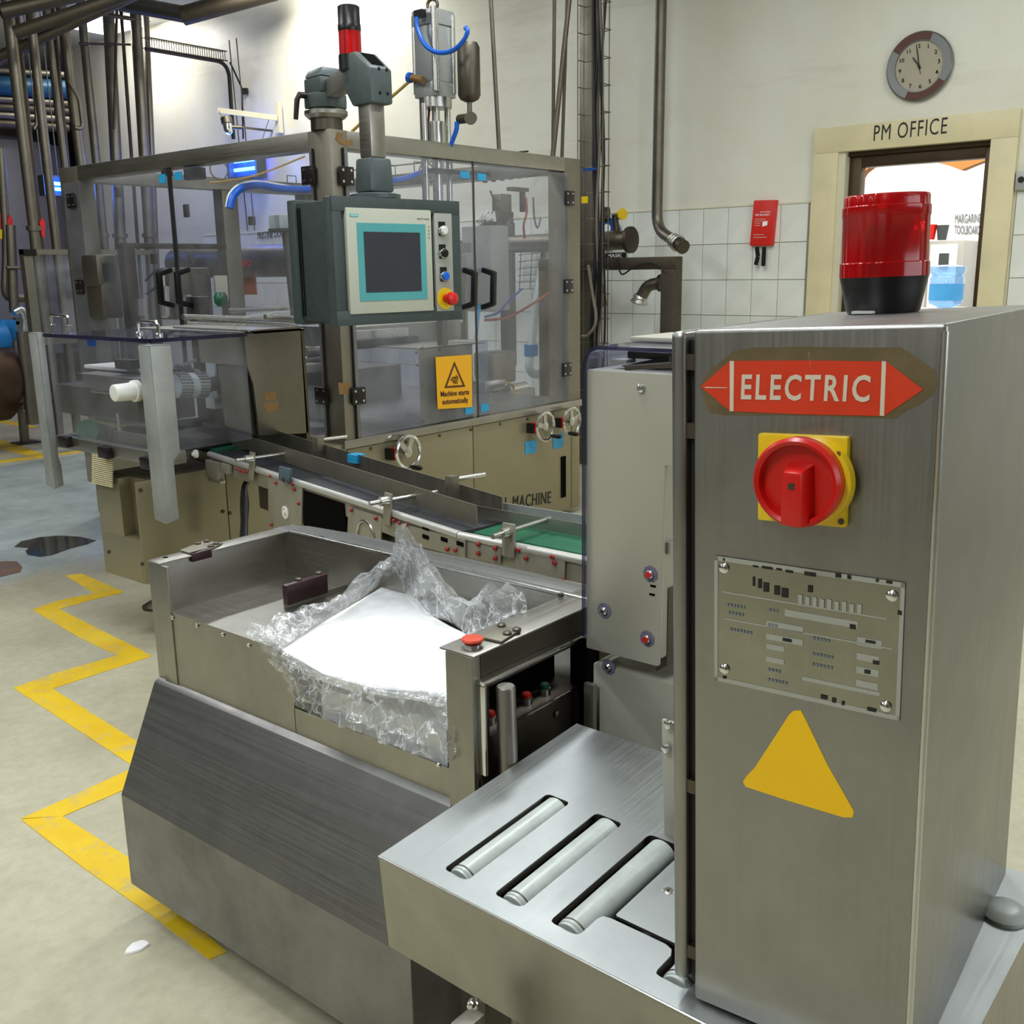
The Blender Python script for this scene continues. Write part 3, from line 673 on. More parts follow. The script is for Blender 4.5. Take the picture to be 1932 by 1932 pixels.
# insect-killer lamps
def uv(px0, py0, px1, py1, X, lab, plane='x'):
    f_ = (lambda a, b: onx(a, b, X)) if plane == 'x' else (lambda a, b: ony(a, b, X))
    p, q = f_(px0, py0), f_(px1, py1); ax = Vector((-1, 0, 0)) if plane == 'x' else Vector((0, -1, 0))
    o = thing('insect_lamp', lab, 'lamp', (p+q)/2)
    e = (Vector((0, 1, 0)) if plane == 'x' else Vector((1, 0, 0))); L_ = abs((q-p).dot(e))/2; H_ = abs(p.z-q.z)/2; c_ = (p+q)/2
    def bx(u0, u1, v0, v1, w0, w1):
        A_ = c_+e*u0+Vector((0, 0, v0))+ax*w0; B_ = c_+e*u1+Vector((0, 0, v1))+ax*w1; return M().box(A_, B_)
    bx(-L_, L_, -H_, H_, 0, .02).build('reflector', 'uv_glow', o)
    fr_ = bx(-L_-.03, L_+.03, H_, H_+.03, 0, .12); b2 = bx(-L_-.03, L_+.03, -H_-.03, -H_, 0, .12); fr_.add(b2.v, b2.f)
    for sgn in (-1, 1): b3 = bx(sgn*(L_+.015)-.015, sgn*(L_+.015)+.015, -H_, H_, 0, .12); fr_.add(b3.v, b3.f)
    fr_.build('housing', 'terminal_paint', o)
    for k in (-.4, .35):
        M().cyl(c_-e*L_*.9+ax*.06+Vector((0, 0, H_*k)), c_+e*L_*.9+ax*.06+Vector((0, 0, H_*k)), .018, 10).build('tube', 'uv_tube', o)
    l = bpy.data.lights.new('uv_light', 'POINT'); l.energy = 16; l.color = (.08, .2, 1); l.shadow_soft_size = .15
    lo = bpy.data.objects.new('uv_light', l); C.objects.link(lo); lo.location = c_+ax*.3
    return o
uv(448, 292, 500, 330, 6.9, 'glowing blue insect lamp on the cream wall above the enclosure')
u2 = uv(76, 337, 114, 366, 10.9, 'glowing blue insect lamp among the left pipes', 'y')
for px in (80, 110): q = ony(px, 336, 10.92); M().cyl(q, (q.x, q.y, HZ), .006, 6).build('hanger_rod', 'cable_grey', u2)
# wall bracket, floodlight and tray
o = thing('wall_bracket', 'white angled bracket arm on the cream wall', 'bracket', onx(525, 250, 6.9))
M().bar(onx(411, 208, 6.5), onx(524, 223, 6.9), .03, .05).build('arm', 'cream_paint', o)
M().bar(onx(524, 192, 6.93), onx(528, 251, 6.93), .05, .05, up=(0, 1, 0)).build('plate', 'cream_paint', o)
M().tube([onx(508, 224, 6.85), onx(495, 262, 6.9)], .004, 6).build('stay_wire', 'cable_grey', o)
M().tube([onx(412, 208, 6.5), onx(420, 222, 6.5)], .004, 6).build('hook', 'cable_grey', o)
o = thing('bulkhead_lamp', 'small chrome bulkhead lamp hanging under the white bracket', 'lamp', onx(433, 260, 6.5))
a_, b_ = onx(426, 220, 6.5), onx(434, 258, 6.5); d_ = (b_-a_).normalized()
M().lathe(a_, d_, [(.03, 0), (.055, .01), (.055, .07), (.05, .075)], 20).build('lamp_cap', 'steel_pipe', o)
M().lathe(a_+d_*.075, d_, [(.045, 0), (.045, .05), (.035, .085), (.01, .10)], 20).build('lamp_glass', 'chrome', o)
M().cyl(a_+d_*.1, a_+d_*.1+Vector((.12, -.06, 0)), .02).build('arm', 'steel_pipe', o)
M().bar(a_+d_*.1+Vector((.12, -.06, 0)), Vector((6.99, (a_+d_*.1).y-.06, (a_+d_*.1).z)), .02, .02).build('wall_stub', 'steel_pipe', o)
o = thing('cable_tray', 'wire tray running along the cream wall then dropping to the bracket', 'cable tray', onx(445, 270, 6.95))
ya_, yb_, yc_ = onx(283, 68, 6.85), onx(428, 97, 6.85), onx(449, 262, 6.9)
ya_ = ony(276, 70, yb_.y); ya_.z = yb_.z
for dz_ in (0, -.09):
    M().tube([ya_+Vector((0, 0, dz_)), yb_+Vector((0, 0, dz_))], .006, 6).build('wire', 'pipe_dull', o)
k = 0
while k < 34:
    p = ya_.lerp(yb_, k/34); M().tube([p+Vector((0, .08, 0)), p, p+Vector((0, 0, -.09)), p+Vector((0, .08, -.09))], .004, 5).build('rung', 'pipe_dull', o); k += 1
M().elbowpipe([ya_+Vector((0, .03, -.1)), yb_+Vector((.03, .03, -.1)), yc_+Vector((-.02, .05, 0))], .02, .15, 8).build('cable', 'cable_black', o)
M().tube([yb_+Vector((.03, .0, -.1)), yb_+Vector((.05, -.16, -.4)), onx(457, 180, 6.9), onx(459, 262, 6.9)], .009, 8, 5).build('cable', 'cable_black', o)
for dy in (0, -.12):
    M().cyl(yb_+Vector((0, dy-.05, .1)), (6.9, onx(455, 262, 6.9).y+dy, 1.9), .006, 6).build('wire', 'pipe_dull', o)
M().box(onx(455, 167, 6.95), onx(463, 177, 6.95)+Vector((.04, 0, 0))).build('junction_box', 'black', o)
# ------------------------------------------------------------------ wash-down corner, far left
o = thing('guard_frame', 'small glazed guard frame standing left of the big enclosure', 'guard', ony(50, 640, 8.0))
a_ = ony(43, 470, 8.0); b_ = ony(160, 466, 8.0); zb_ = ony(60, 640, 8.0).z
M().box((a_.x, 8.0, zb_), (a_.x+.07, 8.07, a_.z)).build('post', 'steel_matt', o)
M().box((a_.x, 8.0, a_.z-.04), (b_.x+.6, 8.07, a_.z)).build('rail', 'steel_matt', o)
M().box((a_.x+.07, 8.03, zb_), (b_.x+.6, 8.036, a_.z-.04)).build('pane', 'poly', o)
M().box((a_.x, 7.99, a_.z-.05), (a_.x+.1, 8.0, a_.z+.0)).build('corner_clip', 'black', o)
M().box((a_.x, 8.0, zb_-.05), (b_.x+.6, 8.07, zb_)).build('rail', 'steel_matt', o)
M().box((a_.x+.03, 8.07, 0), (a_.x+.09, 8.13, zb_)).build('leg', 'steel_matt', o)
o = thing('stand_leg', 'bare steel floor stand with foot plate near the yellow lines', 'stand', onz(50, 838, 0))
b_ = onz(47, 836, 0); t_ = ony(27, 606, b_.y)
M().bar(b_, t_, .06, .06, up=(0, 1, 0)).build('post', 'steel_matt', o)
M().box(b_-Vector((.09, .09, 0)), b_+Vector((.11, .09, .012))).build('foot_plate', 'steel_dark', o)
M().bar(t_, t_+Vector((.17, 0, 0)), .06, .06).build('arm', 'steel_matt', o)
Yq = 9.3
pipe([ony(*p, Yq) for p in [(2, 280), (13, 470), (10, 545), (14, 562), (45, 563)]], .036, 'bent steel pipe with elbow at the far left edge', bend=.14, name='process_pipe')
pipe([ony(*p, 9.1) for p in [(20, 425), (27, 590)]], .04, 'steel pipe with red arrow at the far left', name='process_pipe')
pipe([ony(*p, 9.05) for p in [(12, 505), (75, 506)]], .014, 'thin cross pipe joining the left steel pipes', name='process_pipe')
pipe([ony(*p, 8.7) for p in [(26, 590), (40, 582), (48, 600), (47, 640)]], .032, 'small bright elbow pipe above the stand', bend=.08, name='process_pipe', mat='steel_bright')
pipe([ony(*p, 8.7) for p in [(42, 625), (62, 800)]], .05, 'grey drop pipe behind the stand leg', name='process_pipe')
pipe([ony(*p, 9.15) for p in [(44, 775), (130, 768)]], .018, 'pale low pipe crossing behind the shield legs', mat='steel_bright', name='process_pipe')
for (ax_, ay_, s_), lab in (((18, 405, 1), 'red arrow label on the bent far left pipe'), ((79, 410, 1.05), 'red arrow label on the second upright pipe')):
    p = [(ax_, ay_), (ax_+6*s_, ay_+9*s_), (ax_+5*s_, ay_+36*s_), (ax_+1*s_, ay_+36*s_), (ax_-4*s_, ay_+10*s_)]
    solo(M().prism([ony(*q_, 9.255 if ax_ < 40 else 8.955) for q_ in p], (0, .012, 0)), 'flow_arrow', 'arrow_red', lab, 'label')
solo(M().prism([ony(*q_, 9.255) for q_ in [(-4, 400), (1, 402), (2, 432), (-4, 432)]], (0, .01, 0)), 'flow_arrow', 'arrow_red', 'red tape band on the pipe at the frame edge', 'label')
solo(M().prism([ony(*q_, 9.255) for q_ in [(-4, 433), (4, 433), (4, 451), (-4, 451)]], (0, .01, 0)), 'pipe_band', 'yellow', 'yellow tape band on the pipe at the frame edge', 'label')
o = thing('pump', 'blue pump motor on a dark tank skid at the left edge', 'pump', (ony(0, 780, 9.0).x, 9, 0))
a_ = ony(-10, 640, 8.9)
M().lathe(a_+Vector((-.35, 0, 0)), (1, 0, 0), [(.1, 0), (.15, .02), (.15, .42), (.11, .45)], 20).build('motor', 'motor_blue', o)
M().box(ony(2, 604, 8.85), ony(36, 642, 8.85)+Vector((0, .25, 0))).build('terminal_box', 'motor_blue', o, bevel=.02)
b_ = ony(-14, 715, 9.0); M().lathe(b_+Vector((-.6, 0, 0)), (1, 0, 0), [(.3, 0), (.36, .05), (.36, .66), (.3, .74)], 28).build('tank', 'tank_brown', o)
M().box((b_.x-.7, 8.7, ony(0, 745, 8.9).z-.06), (b_.x+.42, 9.4, ony(0, 745, 8.9).z)).build('skid', 'steel_dark', o)
for dx_ in (-.6, .3): M().box((b_.x+dx_, 8.75, 0), (b_.x+dx_+.07, 8.82, ony(0, 745, 8.9).z-.06)).build('skid_leg', 'steel_dark', o)
# insulated drum behind the enclosure
za_ = onx(520, 492, 6.3).z
o = thing('insulated_drum', 'long horizontal insulated drum behind the enclosure with red stencil', 'drum', (6.3, 8.5, 0))
yR_ = onx(700, 492, 6.3).y; M().cyl((6.3, yR_, za_), (6.3, 9.7, za_), .15, 32).build('shell', 'steel_pipe', o)
for y_ in (yR_+.5, 9.4): M().box((6.25, y_, 0), (6.35, y_+.08, za_-.1)).build('leg', 'steel_dark', o)
fittext('HFO', onx(453, 505, 6.13), onx(474, 502, 6.13), onx(453, 492, 6.13), .002).build('stencil', 'red', o)
fittext('PRISTINE DOCK', onx(484, 451, XW-.006), onx(540, 446, XW-.006), onx(484, 438, XW-.006), .002)
o = solo(fittext('PRISTINE DOCK', onx(486, 451, XW-.03), onx(540, 446, XW-.03), onx(486, 438, XW-.03), .004), 'wall_lettering', 'letters', 'black painted lettering on the wall above the insulated drum', 'lettering')
solo(wbox((454, 520), (484, 556), 6.4, .01), 'notice_card', 'orange_card', 'orange notice card seen through the left doors', 'notice')
# =================================================================== FILLING MACHINE WITH GLAZED ENCLOSURE
S = .8669   # everything on the machine is set out about this reach
X0, Y0 = 3.632*S, 4.153*S
X1 = ony(1095, 309, Y0).x; Y1 = onx(110, 318, X0).y; ZT = onx(583, 248, X0).z; ZB = onx(582, 282, X0).z; ZL = ony(646, 832, Y0).z
fm = thing('filling_machine', 'large beige filling machine under a glazed steel framed enclosure', 'machine', ((X0+X1)/2, (Y0+Y1)/2, 0))
PW, PD = ony(655, 262, Y0).x-X0, onx(583, 300, X0).y-Y0
M().box((X0, Y0, ZL-.03), (X0+PW, Y0+PD, ZT)).build('post', 'steel_matt', fm, bevel=.004)
yl = onx(153, 400, X0).y; M().box((X0, yl, ZL-.03), (X0+PW, Y1, ZT)).build('post', 'steel_matt', fm, bevel=.004)
xr = ony(1066, 400, Y0).x; M().box((xr, Y0, ZL-.03), (X1, Y0+.12, ZT)).build('post', 'steel_matt', fm, bevel=.004)
M().box((xr, Y1-.12, ZL-.03), (X1, Y1, ZT)).build('post', 'steel_matt', fm, bevel=.004)
M().box((X0, Y0+PD, ZB), (X0+PW, yl, ZT)).build('beam', 'steel_y', fm, bevel=.004)
M().box((X0+PW, Y0, ZB), (xr, Y0+.12, ZT)).build('beam', 'steel_x', fm, bevel=.004)
M().box((xr, Y0+.12, ZB), (X1, Y1-.12, ZT)).build('beam', 'steel_y', fm, bevel=.004)
M().box((X0+PW, Y1-.12, ZB), (xr, Y1, ZT)).build('beam', 'steel_x', fm, bevel=.004)
xm = ony(438, 450, Y1-.1).x; M().box((xm-.06, Y1-.11, ZL), (xm+.06, Y1-.01, ZB)).build('post', 'steel_matt', fm, bevel=.004)
a_, b_ = ony(232, 458, 6.3*S), ony(428, 470, 6.3*S)
M().box((a_.x, 6.3*S, b_.z), (b_.x, 6.38*S, a_.z)).box((a_.x, 6.3*S, ZL), (a_.x+.07, 6.38*S, b_.z)).build('inner_frame', 'pipe_dull', fm, bevel=.003)
# base
M().box((X0+.01, Y0+.012, .03), (X1-.01, Y1-.01, ZL-.04)).build('base_body', 'panel_beige', fm)
M().box((X0-.02, Y0-.014, ZL-.04), (X1, Y1, ZL)).build('base_top', 'steel_x', fm, bevel=.004)
xs = [X0+.005, ony(893, 850, Y0).x, ony(1078, 850, Y0).x, X1-.005]
for i in range(3):
    M().box((xs[i]+.003, Y0, .04), (xs[i+1]-.003, Y0+.014, ZL-.045)).build('side_panel', 'panel_beige', fm, bevel=.002)
XL, YLB = 2.39*S, 4.50*S
ZS = ony(350, 893, Y0).z
ZW = ony(275.6, 1103, Y0).z
M().box((XL+.056, Y0+.013, ZW), (X0, YLB, ZS)).build('base_wing', 'panel_beige', fm)
xs2 = ony(430, 960, Y0).x
M().box((XL, Y0, ZW), (xs2-.002, Y0+.012, ZS)).build('side_panel', 'panel_beige', fm, bevel=.002)
M().box((xs2+.002, Y0, ZW), (X0, Y0+.012, ZS)).build('side_panel', 'panel_beige', fm, bevel=.002)
ya_ = onx(262, 900, XL).y
q0, q1 = onx(219, 862, XL), onx(264, 1020, XL)
M().box((XL, Y0+.012, ZW), (XL+.05, YLB, q1.z)).box((XL, q0.y, q1.z), (XL+.05, YLB, ZS)).box((XL, Y0+.012, q1.z), (XL+.05, q1.y, ZS)).build('end_panel', 'panel_beige', fm, bevel=.002)
M().box((XL+.05, q1.y, q1.z), (XL+.055, q0.y, ZS)).build('recess_plate', 'panel_beige', fm)
for k in range(17):
    p, q = onx(173, 850+3.7*k, XL-.03), onx(211, 860+3.7*k, XL-.03)
    M().box((XL-.03, q.y, p.z-.0045), (XL-.024, p.y, p.z)).build('vent_slat', 'cream_vent', fm)
p, q = onx(172, 848, XL), onx(213, 914, XL)
M().box((XL-.024, q.y, q.z+.0), (XL, p.y+.01, p.z)).build('vent_box', 'wall_dark', fm)  # box coloured dark to give the shade between the slats
M().box((XL+.04, YLB, ZW+.05), (XL+.1, YLB+.07, ZS-.02)).build('cable_duct', 'panel_grey', fm)
ftm = proto(M().lathe((0, 0, 0), (0, 0, 1), [(.06, 0), (.06, .012), (.03, .03), (.012, .035), (.012, ZW+.02)], 20), 'steel_dark')
_ft = onz(295, 1146, 0)
for x, y in ((_ft.x, _ft.y), (X0-.1, Y0+.3)): inst('foot', ftm, fm, rel(fm, Matrix.Translation((x, y, 0))))
scm = proto(M().lathe((0, 0, 0), (0, 0, 1), [(.008, 0), (.008, .003), (.004, .0055)], 10), 'steel_dark')
for px, py in ((421, 965), (434, 968), (268, 1064), (265, 925), (205, 1041)): screw(fm, scm, ony(px, py, Y0-.001), (0, -1, 0), 'panel_screw')
for k in range(9): screw(fm, scm, (X0+.15+k*.24, Y0-.001, ZL-.06), (0, -1, 0), 'panel_screw')
p, q = ony(1058, 862, Y0), ony(1067, 937, Y0)
M().box((p.x, Y0-.004, q.z), (q.x, Y0, p.z)).build('vent_slot', 'dark_void', fm)
fittext('FILL MACHINE', ony(930, 965, Y0-.002), ony(1039, 949, Y0-.002), ony(931, 941, Y0-.002), .002, .0, 1.1, .06).build('lettering', 'letters', fm)
# handwheels
def handwheel(px, py, ang, lab, R=.088):
    c_ = ony(px, py, Y0-.06); o = thing('handwheel', lab, 'handwheel', frame=Frame(c_, (1, 0, 0), 0, (0, -1, 0)), group='handwheels on the beige machine front')
    M().ring((0, 0, 0), (0, 0, 1), R-.009, .010, 36, 8).build('rim', 'chrome', o, local=True)
    M().lathe((0, 0, -.062), (0, 0, 1), [(.012, 0), (.012, .045), (.024, .05), (.026, .066), (.012, .07)], 18).build('hub', 'steel_bright', o, local=True)
    m = M()
    for s_ in (-1, 1):
        a = rad(ang+35*s_); d = Vector((math.cos(a), math.sin(a), 0)); m.bar(d*.015, d*(R-.012), .028, .006, up=(0, 0, 1))
    m.build('spoke', 'steel_bright', o, local=True)
    a = rad(ang+180); d = Vector((math.cos(a), math.sin(a), 0))
    M().lathe(d*(R-.012)+Vector((0, 0, .0)), (0, 0, 1), [(.008, 0), (.012, .02), (.013, .06), (.008, .075)], 14).build('grip', 'black', o, local=True)
    M().box((-R-.012, -.028, -.056), (-R+.02, .028, -.01)).build('indicator', 'black', o, local=True)
    M().box((-R+.0, -.03, -.035), (-R+.022, .03, -.002)).build('indicator_front', 'red', o, local=True)
    return o
handwheel(770, 853, 100, 'handwheel with spokes upwards beside the conveyor, leftmost of three')
handwheel(1029, 805, 130, 'handwheel with black grip above the blue stickers')
handwheel(1079, 795, 60, 'handwheel nearest the acrylic cover, rightmost of three')
for (a, b), lab in ((((991, 834), (1012, 853)), 'square blue sticker left of the handwheel grip'), (((1044, 821), (1063, 843)), 'square blue sticker under the rightmost handwheel')):
    p, q = ony(*a, Y0-.003), ony(*b, Y0-.003); M().box((p.x, Y0-.003, q.z), (q.x, Y0-.0005, p.z)).build('sticker', 'blue_tag', fm)
# glazed doors
def door(axis, u0, u1, z0, z1, name='door'):
    o = (M().box((X0-.010, u0, z0), (X0-.003, u1, z1)) if axis == 'x' else M().box((u0, Y0-.010, z0), (u1, Y0-.003, z1))).build(name, 'poly', fm); return o
ys = onx(332, 440, X0).y
dl1 = door('x', ys+.006, onx(128, 420, X0).y, ZL+.01, ZB-.01); dl2 = door('x', Y0+PD-.03, ys-.006, ZL+.01, ZB-.01)
M().box((X0-.016, ys-.011, ZL+.0), (X0-.002, ys+.011, ZB-.0)).build('gasket', 'black_rubber', fm)
xsp = ony(893, 450, Y0).x
dr1 = door('y', X0+PW-.03, xsp-.004, ZL+.01, ZB-.01); dr2 = door('y', xsp+.004, xr+.03, ZL+.01, ZB-.01)
M().box((xsp-.003, Y0-.012, ZL), (xsp+.003, Y0-.001, ZB)).build('gasket', 'steel_dark', fm)
M().box((X0+PW-.036, Y0-.011, ZL), (X0+PW-.03, Y0-.002, ZB)).build('gasket', 'black_rubber', fm)
M().box((X0-.011, Y0+PD-.036, ZL), (X0-.002, Y0+PD-.03, ZB)).build('gasket', 'black_rubber', fm)
def hnd(A, B, out, parent):
    m = M(); o1, o2 = A+out, B+out; cz = Vector((0, 0, 1)); s_ = .016
    m.bar(A-cz*0, o1-cz*.02+(out.normalized()*0), .034, .026); m.bar(B, o2+cz*.02, .034, .026)
    m.bar(o1-cz*.012, o2+cz*.012, .028, .026, up=tuple(out.normalized())); m.build('handle', 'black', parent, bevel=.005)
hnd(onx(322, 509, X0-.01), onx(327, 577, X0-.01), Vector((-.07, 0, 0)), dl1)
hnd(onx(356, 508, X0-.01), onx(361, 577, X0-.01), Vector((-.07, 0, 0)), dl2)
hnd(ony(876, 509, Y0-.01), ony(875, 580, Y0-.01), Vector((0, -.07, 0)), dr1)
hnd(ony(912, 509, Y0-.01), ony(911, 580, Y0-.01), Vector((0, -.07, 0)), dr2)
for px, py, ax in ((582, 331, 'x'), (607, 747, 'x'), (135, 379, 'x'), (151, 541, 'x'), (653, 332, 'y'), (676, 747, 'y'), (1074, 374, 'y'), (1072, 540, 'y'), (1069, 697, 'y')):
    if ax == 'x': p = onx(px, py, X0-.012); h_ = M().box(p-Vector((.008, .042, .04)), p+Vector((.004, .042, .04)))
    else: p = ony(px, py, Y0-.012); h_ = M().box(p-Vector((.042, .008, .04)), p+Vector((.042, .004, .04)))
    hh = h_.build('hinge', 'hinge_black', fm, bevel=.004)
    for s1 in (-1, 1):
        for s2 in (-1, 1):
            m = M(); d = Vector((0, s1*.024, s2*.024)) if ax == 'x' else Vector((s1*.024, 0, s2*.024)); n_ = Vector((-1, 0, 0)) if ax == 'x' else Vector((0, -1, 0))
            m.cyl(p+d+n_*.006, p+d+n_*.011, .006, 10).build('hinge_screw', 'chrome', hh)
for px, py, w_, h_, ax in ((306, 337, 14, 15, 'x'), (336, 332, 15, 14, 'x'), (877, 330, 18, 14, 'y'), (909, 334, 16, 14, 'y'), (886, 774, 16, 12, 'y'), (915, 769, 15, 12, 'y')):
    f_ = onx if ax == 'x' else ony; v_ = X0-.012 if ax == 'x' else Y0-.012
    p, q = f_(px-w_/2, py-h_/2, v_), f_(px+w_/2, py+h_/2, v_)
    b_ = M().box(p, q+(Vector((.003, 0, 0)) if ax == 'x' else Vector((0, .003, 0)))).build('id_tag', 'blue_tag', fm)
for a, b, f_, v_ in (((345, 318), (385, 336), onx, X0+.05), ((303, 322), (322, 330), onx, X0+.02), ((820, 316), (870, 330), ony, Y0+.06), ((895, 322), (912, 332), ony, Y0+.03)):
    p, q = f_(*a, v_), f_(*b, v_); M().box(p, q+Vector((.05, .05, 0))).build('door_switch', 'hinge_black', fm, bevel=.006)
# tape stains on the post
M().prism([ony(*p, Y0-.0015) for p in [(636, 249), (648, 252), (647, 262), (655, 265), (664, 262), (667, 272), (655, 276), (640, 270), (633, 262)]], (0, .001, 0)).build('tape_mark', 'tape_brown', fm)
M().prism([ony(*p, Y0-.0015) for p in [(638, 722), (662, 722), (655, 744), (640, 744)]], (0, .001, 0)).build('tape_mark', 'tape_brown', fm)
# guard box with the warning sign
gx0, gx1 = ony(793, 720, Y0+.05).x, ony(893, 720, Y0+.05).x; gz1 = ony(793, 657, Y0+.05).z; gyb = onx(672, 650, gx0).y
gb = M().box((gx0, Y0+.05, ZL), (gx1, Y0+.056, gz1)).build('guard_box_front', 'steel_matt', fm, bevel=.002)
M().box((gx0, Y0+.05, gz1-.006), (gx1+.1, gyb, gz1)).build('guard_box_top', 'steel_x', fm)
M().box((gx0, Y0+.056, ZL), (gx0+.006, gyb, gz1-.006)).build('guard_box_side', 'acrylic_lid', fm)
M().box((gx1, Y0+.02, ZL), (gx1+.09, Y0+.03, gz1+.01)).build('guard_box_flange', 'acrylic_lid', fm)
ysn = Y0-.015
sg = M().prism([ony(*p, ysn) for p in [(822, 674), (890, 669), (891, 768), (826, 772)]], (0, .003, 0)).build('warning_sign', 'sign_yellow', fm)
def sp_(u, v, d=.0015):
    a, b, c, d_ = [ony(*p, ysn) for p in [(826, 772), (891, 768), (822, 674), (890, 669)]]
    return a.lerp(b, u).lerp(c.lerp(d_, u), v)+Vector((0, -d, 0))
tri = [(.5, .90), (.20, .40), (.80, .40)]; tri2 = [(.5, .82), (.275, .435), (.725, .435)]
m = M()
for k in range(3):
    m.prism([sp_(*tri[k]), sp_(*tri[(k+1) % 3]), sp_(*tri2[(k+1) % 3]), sp_(*tri2[k])], (0, .001, 0))
m.build('warning_triangle', 'sign_ink', sg)
m = M()
for k in range(3):
    pts = []
    for i in range(9):
        a = rad(120*k+i*24); r = .02+.012*i/1.2*.9; pts.append(sp_(.5+math.cos(a)*r*1.2, .55+math.sin(a)*r*.85, .002))
    m.tube(pts, .0028, 6)
m.build('swirl_arrow', 'sign_ink', sg)
fittext('Machine starts', sp_(.09, .24), sp_(.91, .25), sp_(.09, .34), .001, .02).build('caption', 'sign_ink', sg)
fittext('automatically', sp_(.13, .09), sp_(.88, .10), sp_(.13, .19), .001, .02).build('caption', 'sign_ink', sg)
for px, py in ((785, 665), (787, 689), (797, 728), (798, 795), (829, 659), (881, 656), (796, 657)): screw(fm, scm, ony(px, py, Y0+.049), (0, -1, 0), 'panel_screw')
# mechanism inside
def ib(a, b, Y, dy, mat, name, bevel=.003, dz=0):
    Y *= S; dy *= S; p, q = ony(*a, Y), ony(*b, Y); return M().box((p.x, Y, q.z), (q.x, Y+dy, p.z)).build(name, mat, fm, bevel=bevel)
ib((600, 668), (660, 792), 4.9, .5, 'panel_grey', 'inner_housing'); ib((655, 618), (870, 640), 4.7, .5, 'steel_x', 'plate_rail')
ib((668, 625), (772, 640), 4.62, .08, 'steel_bright', 'slide_block'); ib((676, 643), (790, 649), 4.6, .1, 'black', 'belt_edge')
ib((640, 700), (760, 790), 5.4, .6, 'steel_matt', 'inner_housing')
ib((925, 425), (962, 585), 5.3, .3, 'panel_grey', 'inner_cabinet', .01); ib((930, 666), (975, 720), 5.0, .2, 'steel_matt', 'drive_motor', .02)
ib((915, 720), (955, 738), 4.9, .3, 'steel_bright', 'drive_plate'); ib((920, 745), (1010, 752), 4.85, .5, 'steel_x', 'drive_plate')
ib((876, 480), (884, 640), 5.1, .08, 'steel_matt', 'inner_post'); ib((957, 420), (975, 690), 6.2, .1, 'steel_pipe', 'inner_post')
for k, (a, b, r, Y) in enumerate((((880, 470), (925, 430), .07, 5.6), ((958, 735), (990, 728), .03, 4.8), ((575, 665), (612, 662), .03, 4.9), ((573, 680), (612, 676), .02, 4.9), ((500, 598), (610, 604), .012, 4.45), ((430, 586), (548, 582), .01, 5.2))):
    M().cyl(ony(*a, Y*S), ony(*b, Y*S), r, 16).build('drive_shaft', 'rod_steel' if k else 'steel_pipe', fm)
for k in range(6):
    p = ony(578+9*(k % 3), 658+8*(k//3), 4.75); M().cyl(p, p+Vector((.0, .0, .03)), .025, 14).build('filling_cup', 'white_plastic', fm)
ib((560, 690), (612, 700), 4.7, .3, 'steel_x', 'plate_rail'); ib((615, 700), (650, 725), 4.8, .3, 'steel_dark', 'inner_housing')
for (a, b) in (((350, 610), (560, 618)), ((345, 598), (590, 606)), ((700, 600), (870, 606))):
    M().cyl(ony(*a, 5.0*S), ony(*b, 5.0*S), .014, 12).build('guide_rod', 'rod_steel', fm)
M().cyl(ony(537, 425, 4.9*S), ony(556, 605, 4.9*S), .018, 14).build('sensor_post', 'steel_pipe', fm)
ib((526, 404), (552, 432), 4.85, .1, 'roller_grey', 'sensor_head', .01); ib((530, 430), (548, 438), 4.84, .12, 'steel_dark', 'sensor_collar')
ib((372, 560), (398, 600), 5.4, .12, 'steel_dark', 'pneumatic_valve'); M().lathe(ony(418, 578, 5.2*S), (0, 0, 1), [(.02, 0), (.035, .02), (.035, .05), (.02, .07)], 16).build('knob', 'green_button', fm)
ib((300, 520), (318, 600), 6.3, .02, 'cream_paint', 'inner_card'); ib((405, 520), (432, 566), 6.4, .02, 'cream_paint', 'inner_card')
for a, b in (((318, 505), (405, 600)), ((185, 490), (235, 600)), ((180, 480), (225, 540))):
    ib(a, b, 6.45, .2, 'steel_pipe', 'inner_housing', .02)
for k in range(9):
    ib((915+16*k, 327-1.5*k), (920+16*k, 345-2.0*k), 6.2, .03, 'steel_dark', 'rail_bracket')
ib((945, 365), (966, 402), 5.6, .1, 'steel_matt', 'valve_body', .01); ib((966, 352), (998, 362), 5.6, .06, 'steel_pipe', 'valve_arm'); ib((985, 362), (992, 400), 5.6, .03, 'steel_dark', 'valve_stem')
ib((938, 398), (970, 425), 5.5, .1, 'steel_pipe', 'valve_base', .01)
M().tube([ony(*p, 5.5*S) for p in [(992, 372), (994, 400), (988, 425), (990, 450)]], .008, 8, 4).build('signal_cable', 'hose_red', fm)
M().tube([ony(*p, 5.5*S) for p in [(1006, 372), (1008, 410), (1014, 430), (1020, 412)]], .007, 8, 4).build('signal_cable', 'cable_grey', fm)
M().tube([ony(*p, 5.5*S) for p in [(925, 360), (932, 375), (945, 380)]], .007, 8, 4).build('signal_cable', 'cable_grey', fm)
m = M()
for k in range(7): m.cyl(ony(902+5*k, 418-2*(k % 3), 5.2*S), ony(914+3*k, 398+6*(k % 2), 5.2*S), .016, 7, .006)
m.build('cotton_rag', 'white_plastic', fm)
M().tube([ony(*p, 5.3*S) for p in [(930, 590), (958, 560), (962, 500), (958, 440), (965, 415), (980, 412)]], .012, 8, 5).build('air_hose', 'pane', fm)
for k, (a, b) in enumerate((((352, 385), (359, 410)), ((475, 408), (483, 425)), ((222, 352), (230, 372)), ((290, 478), (298, 498)), ((360, 480), (368, 498)))):
    ib(a, b, 6.5, .05, 'steel_dark', 'rail_bracket')
for px in (268, 310, 352, 384):
    M().cyl(ony(px, 540+(px % 5)*8, 6.1*S), ony(px+1, 596, 6.1*S), .03, 14).build('dosing_nozzle', 'rod_steel', fm)
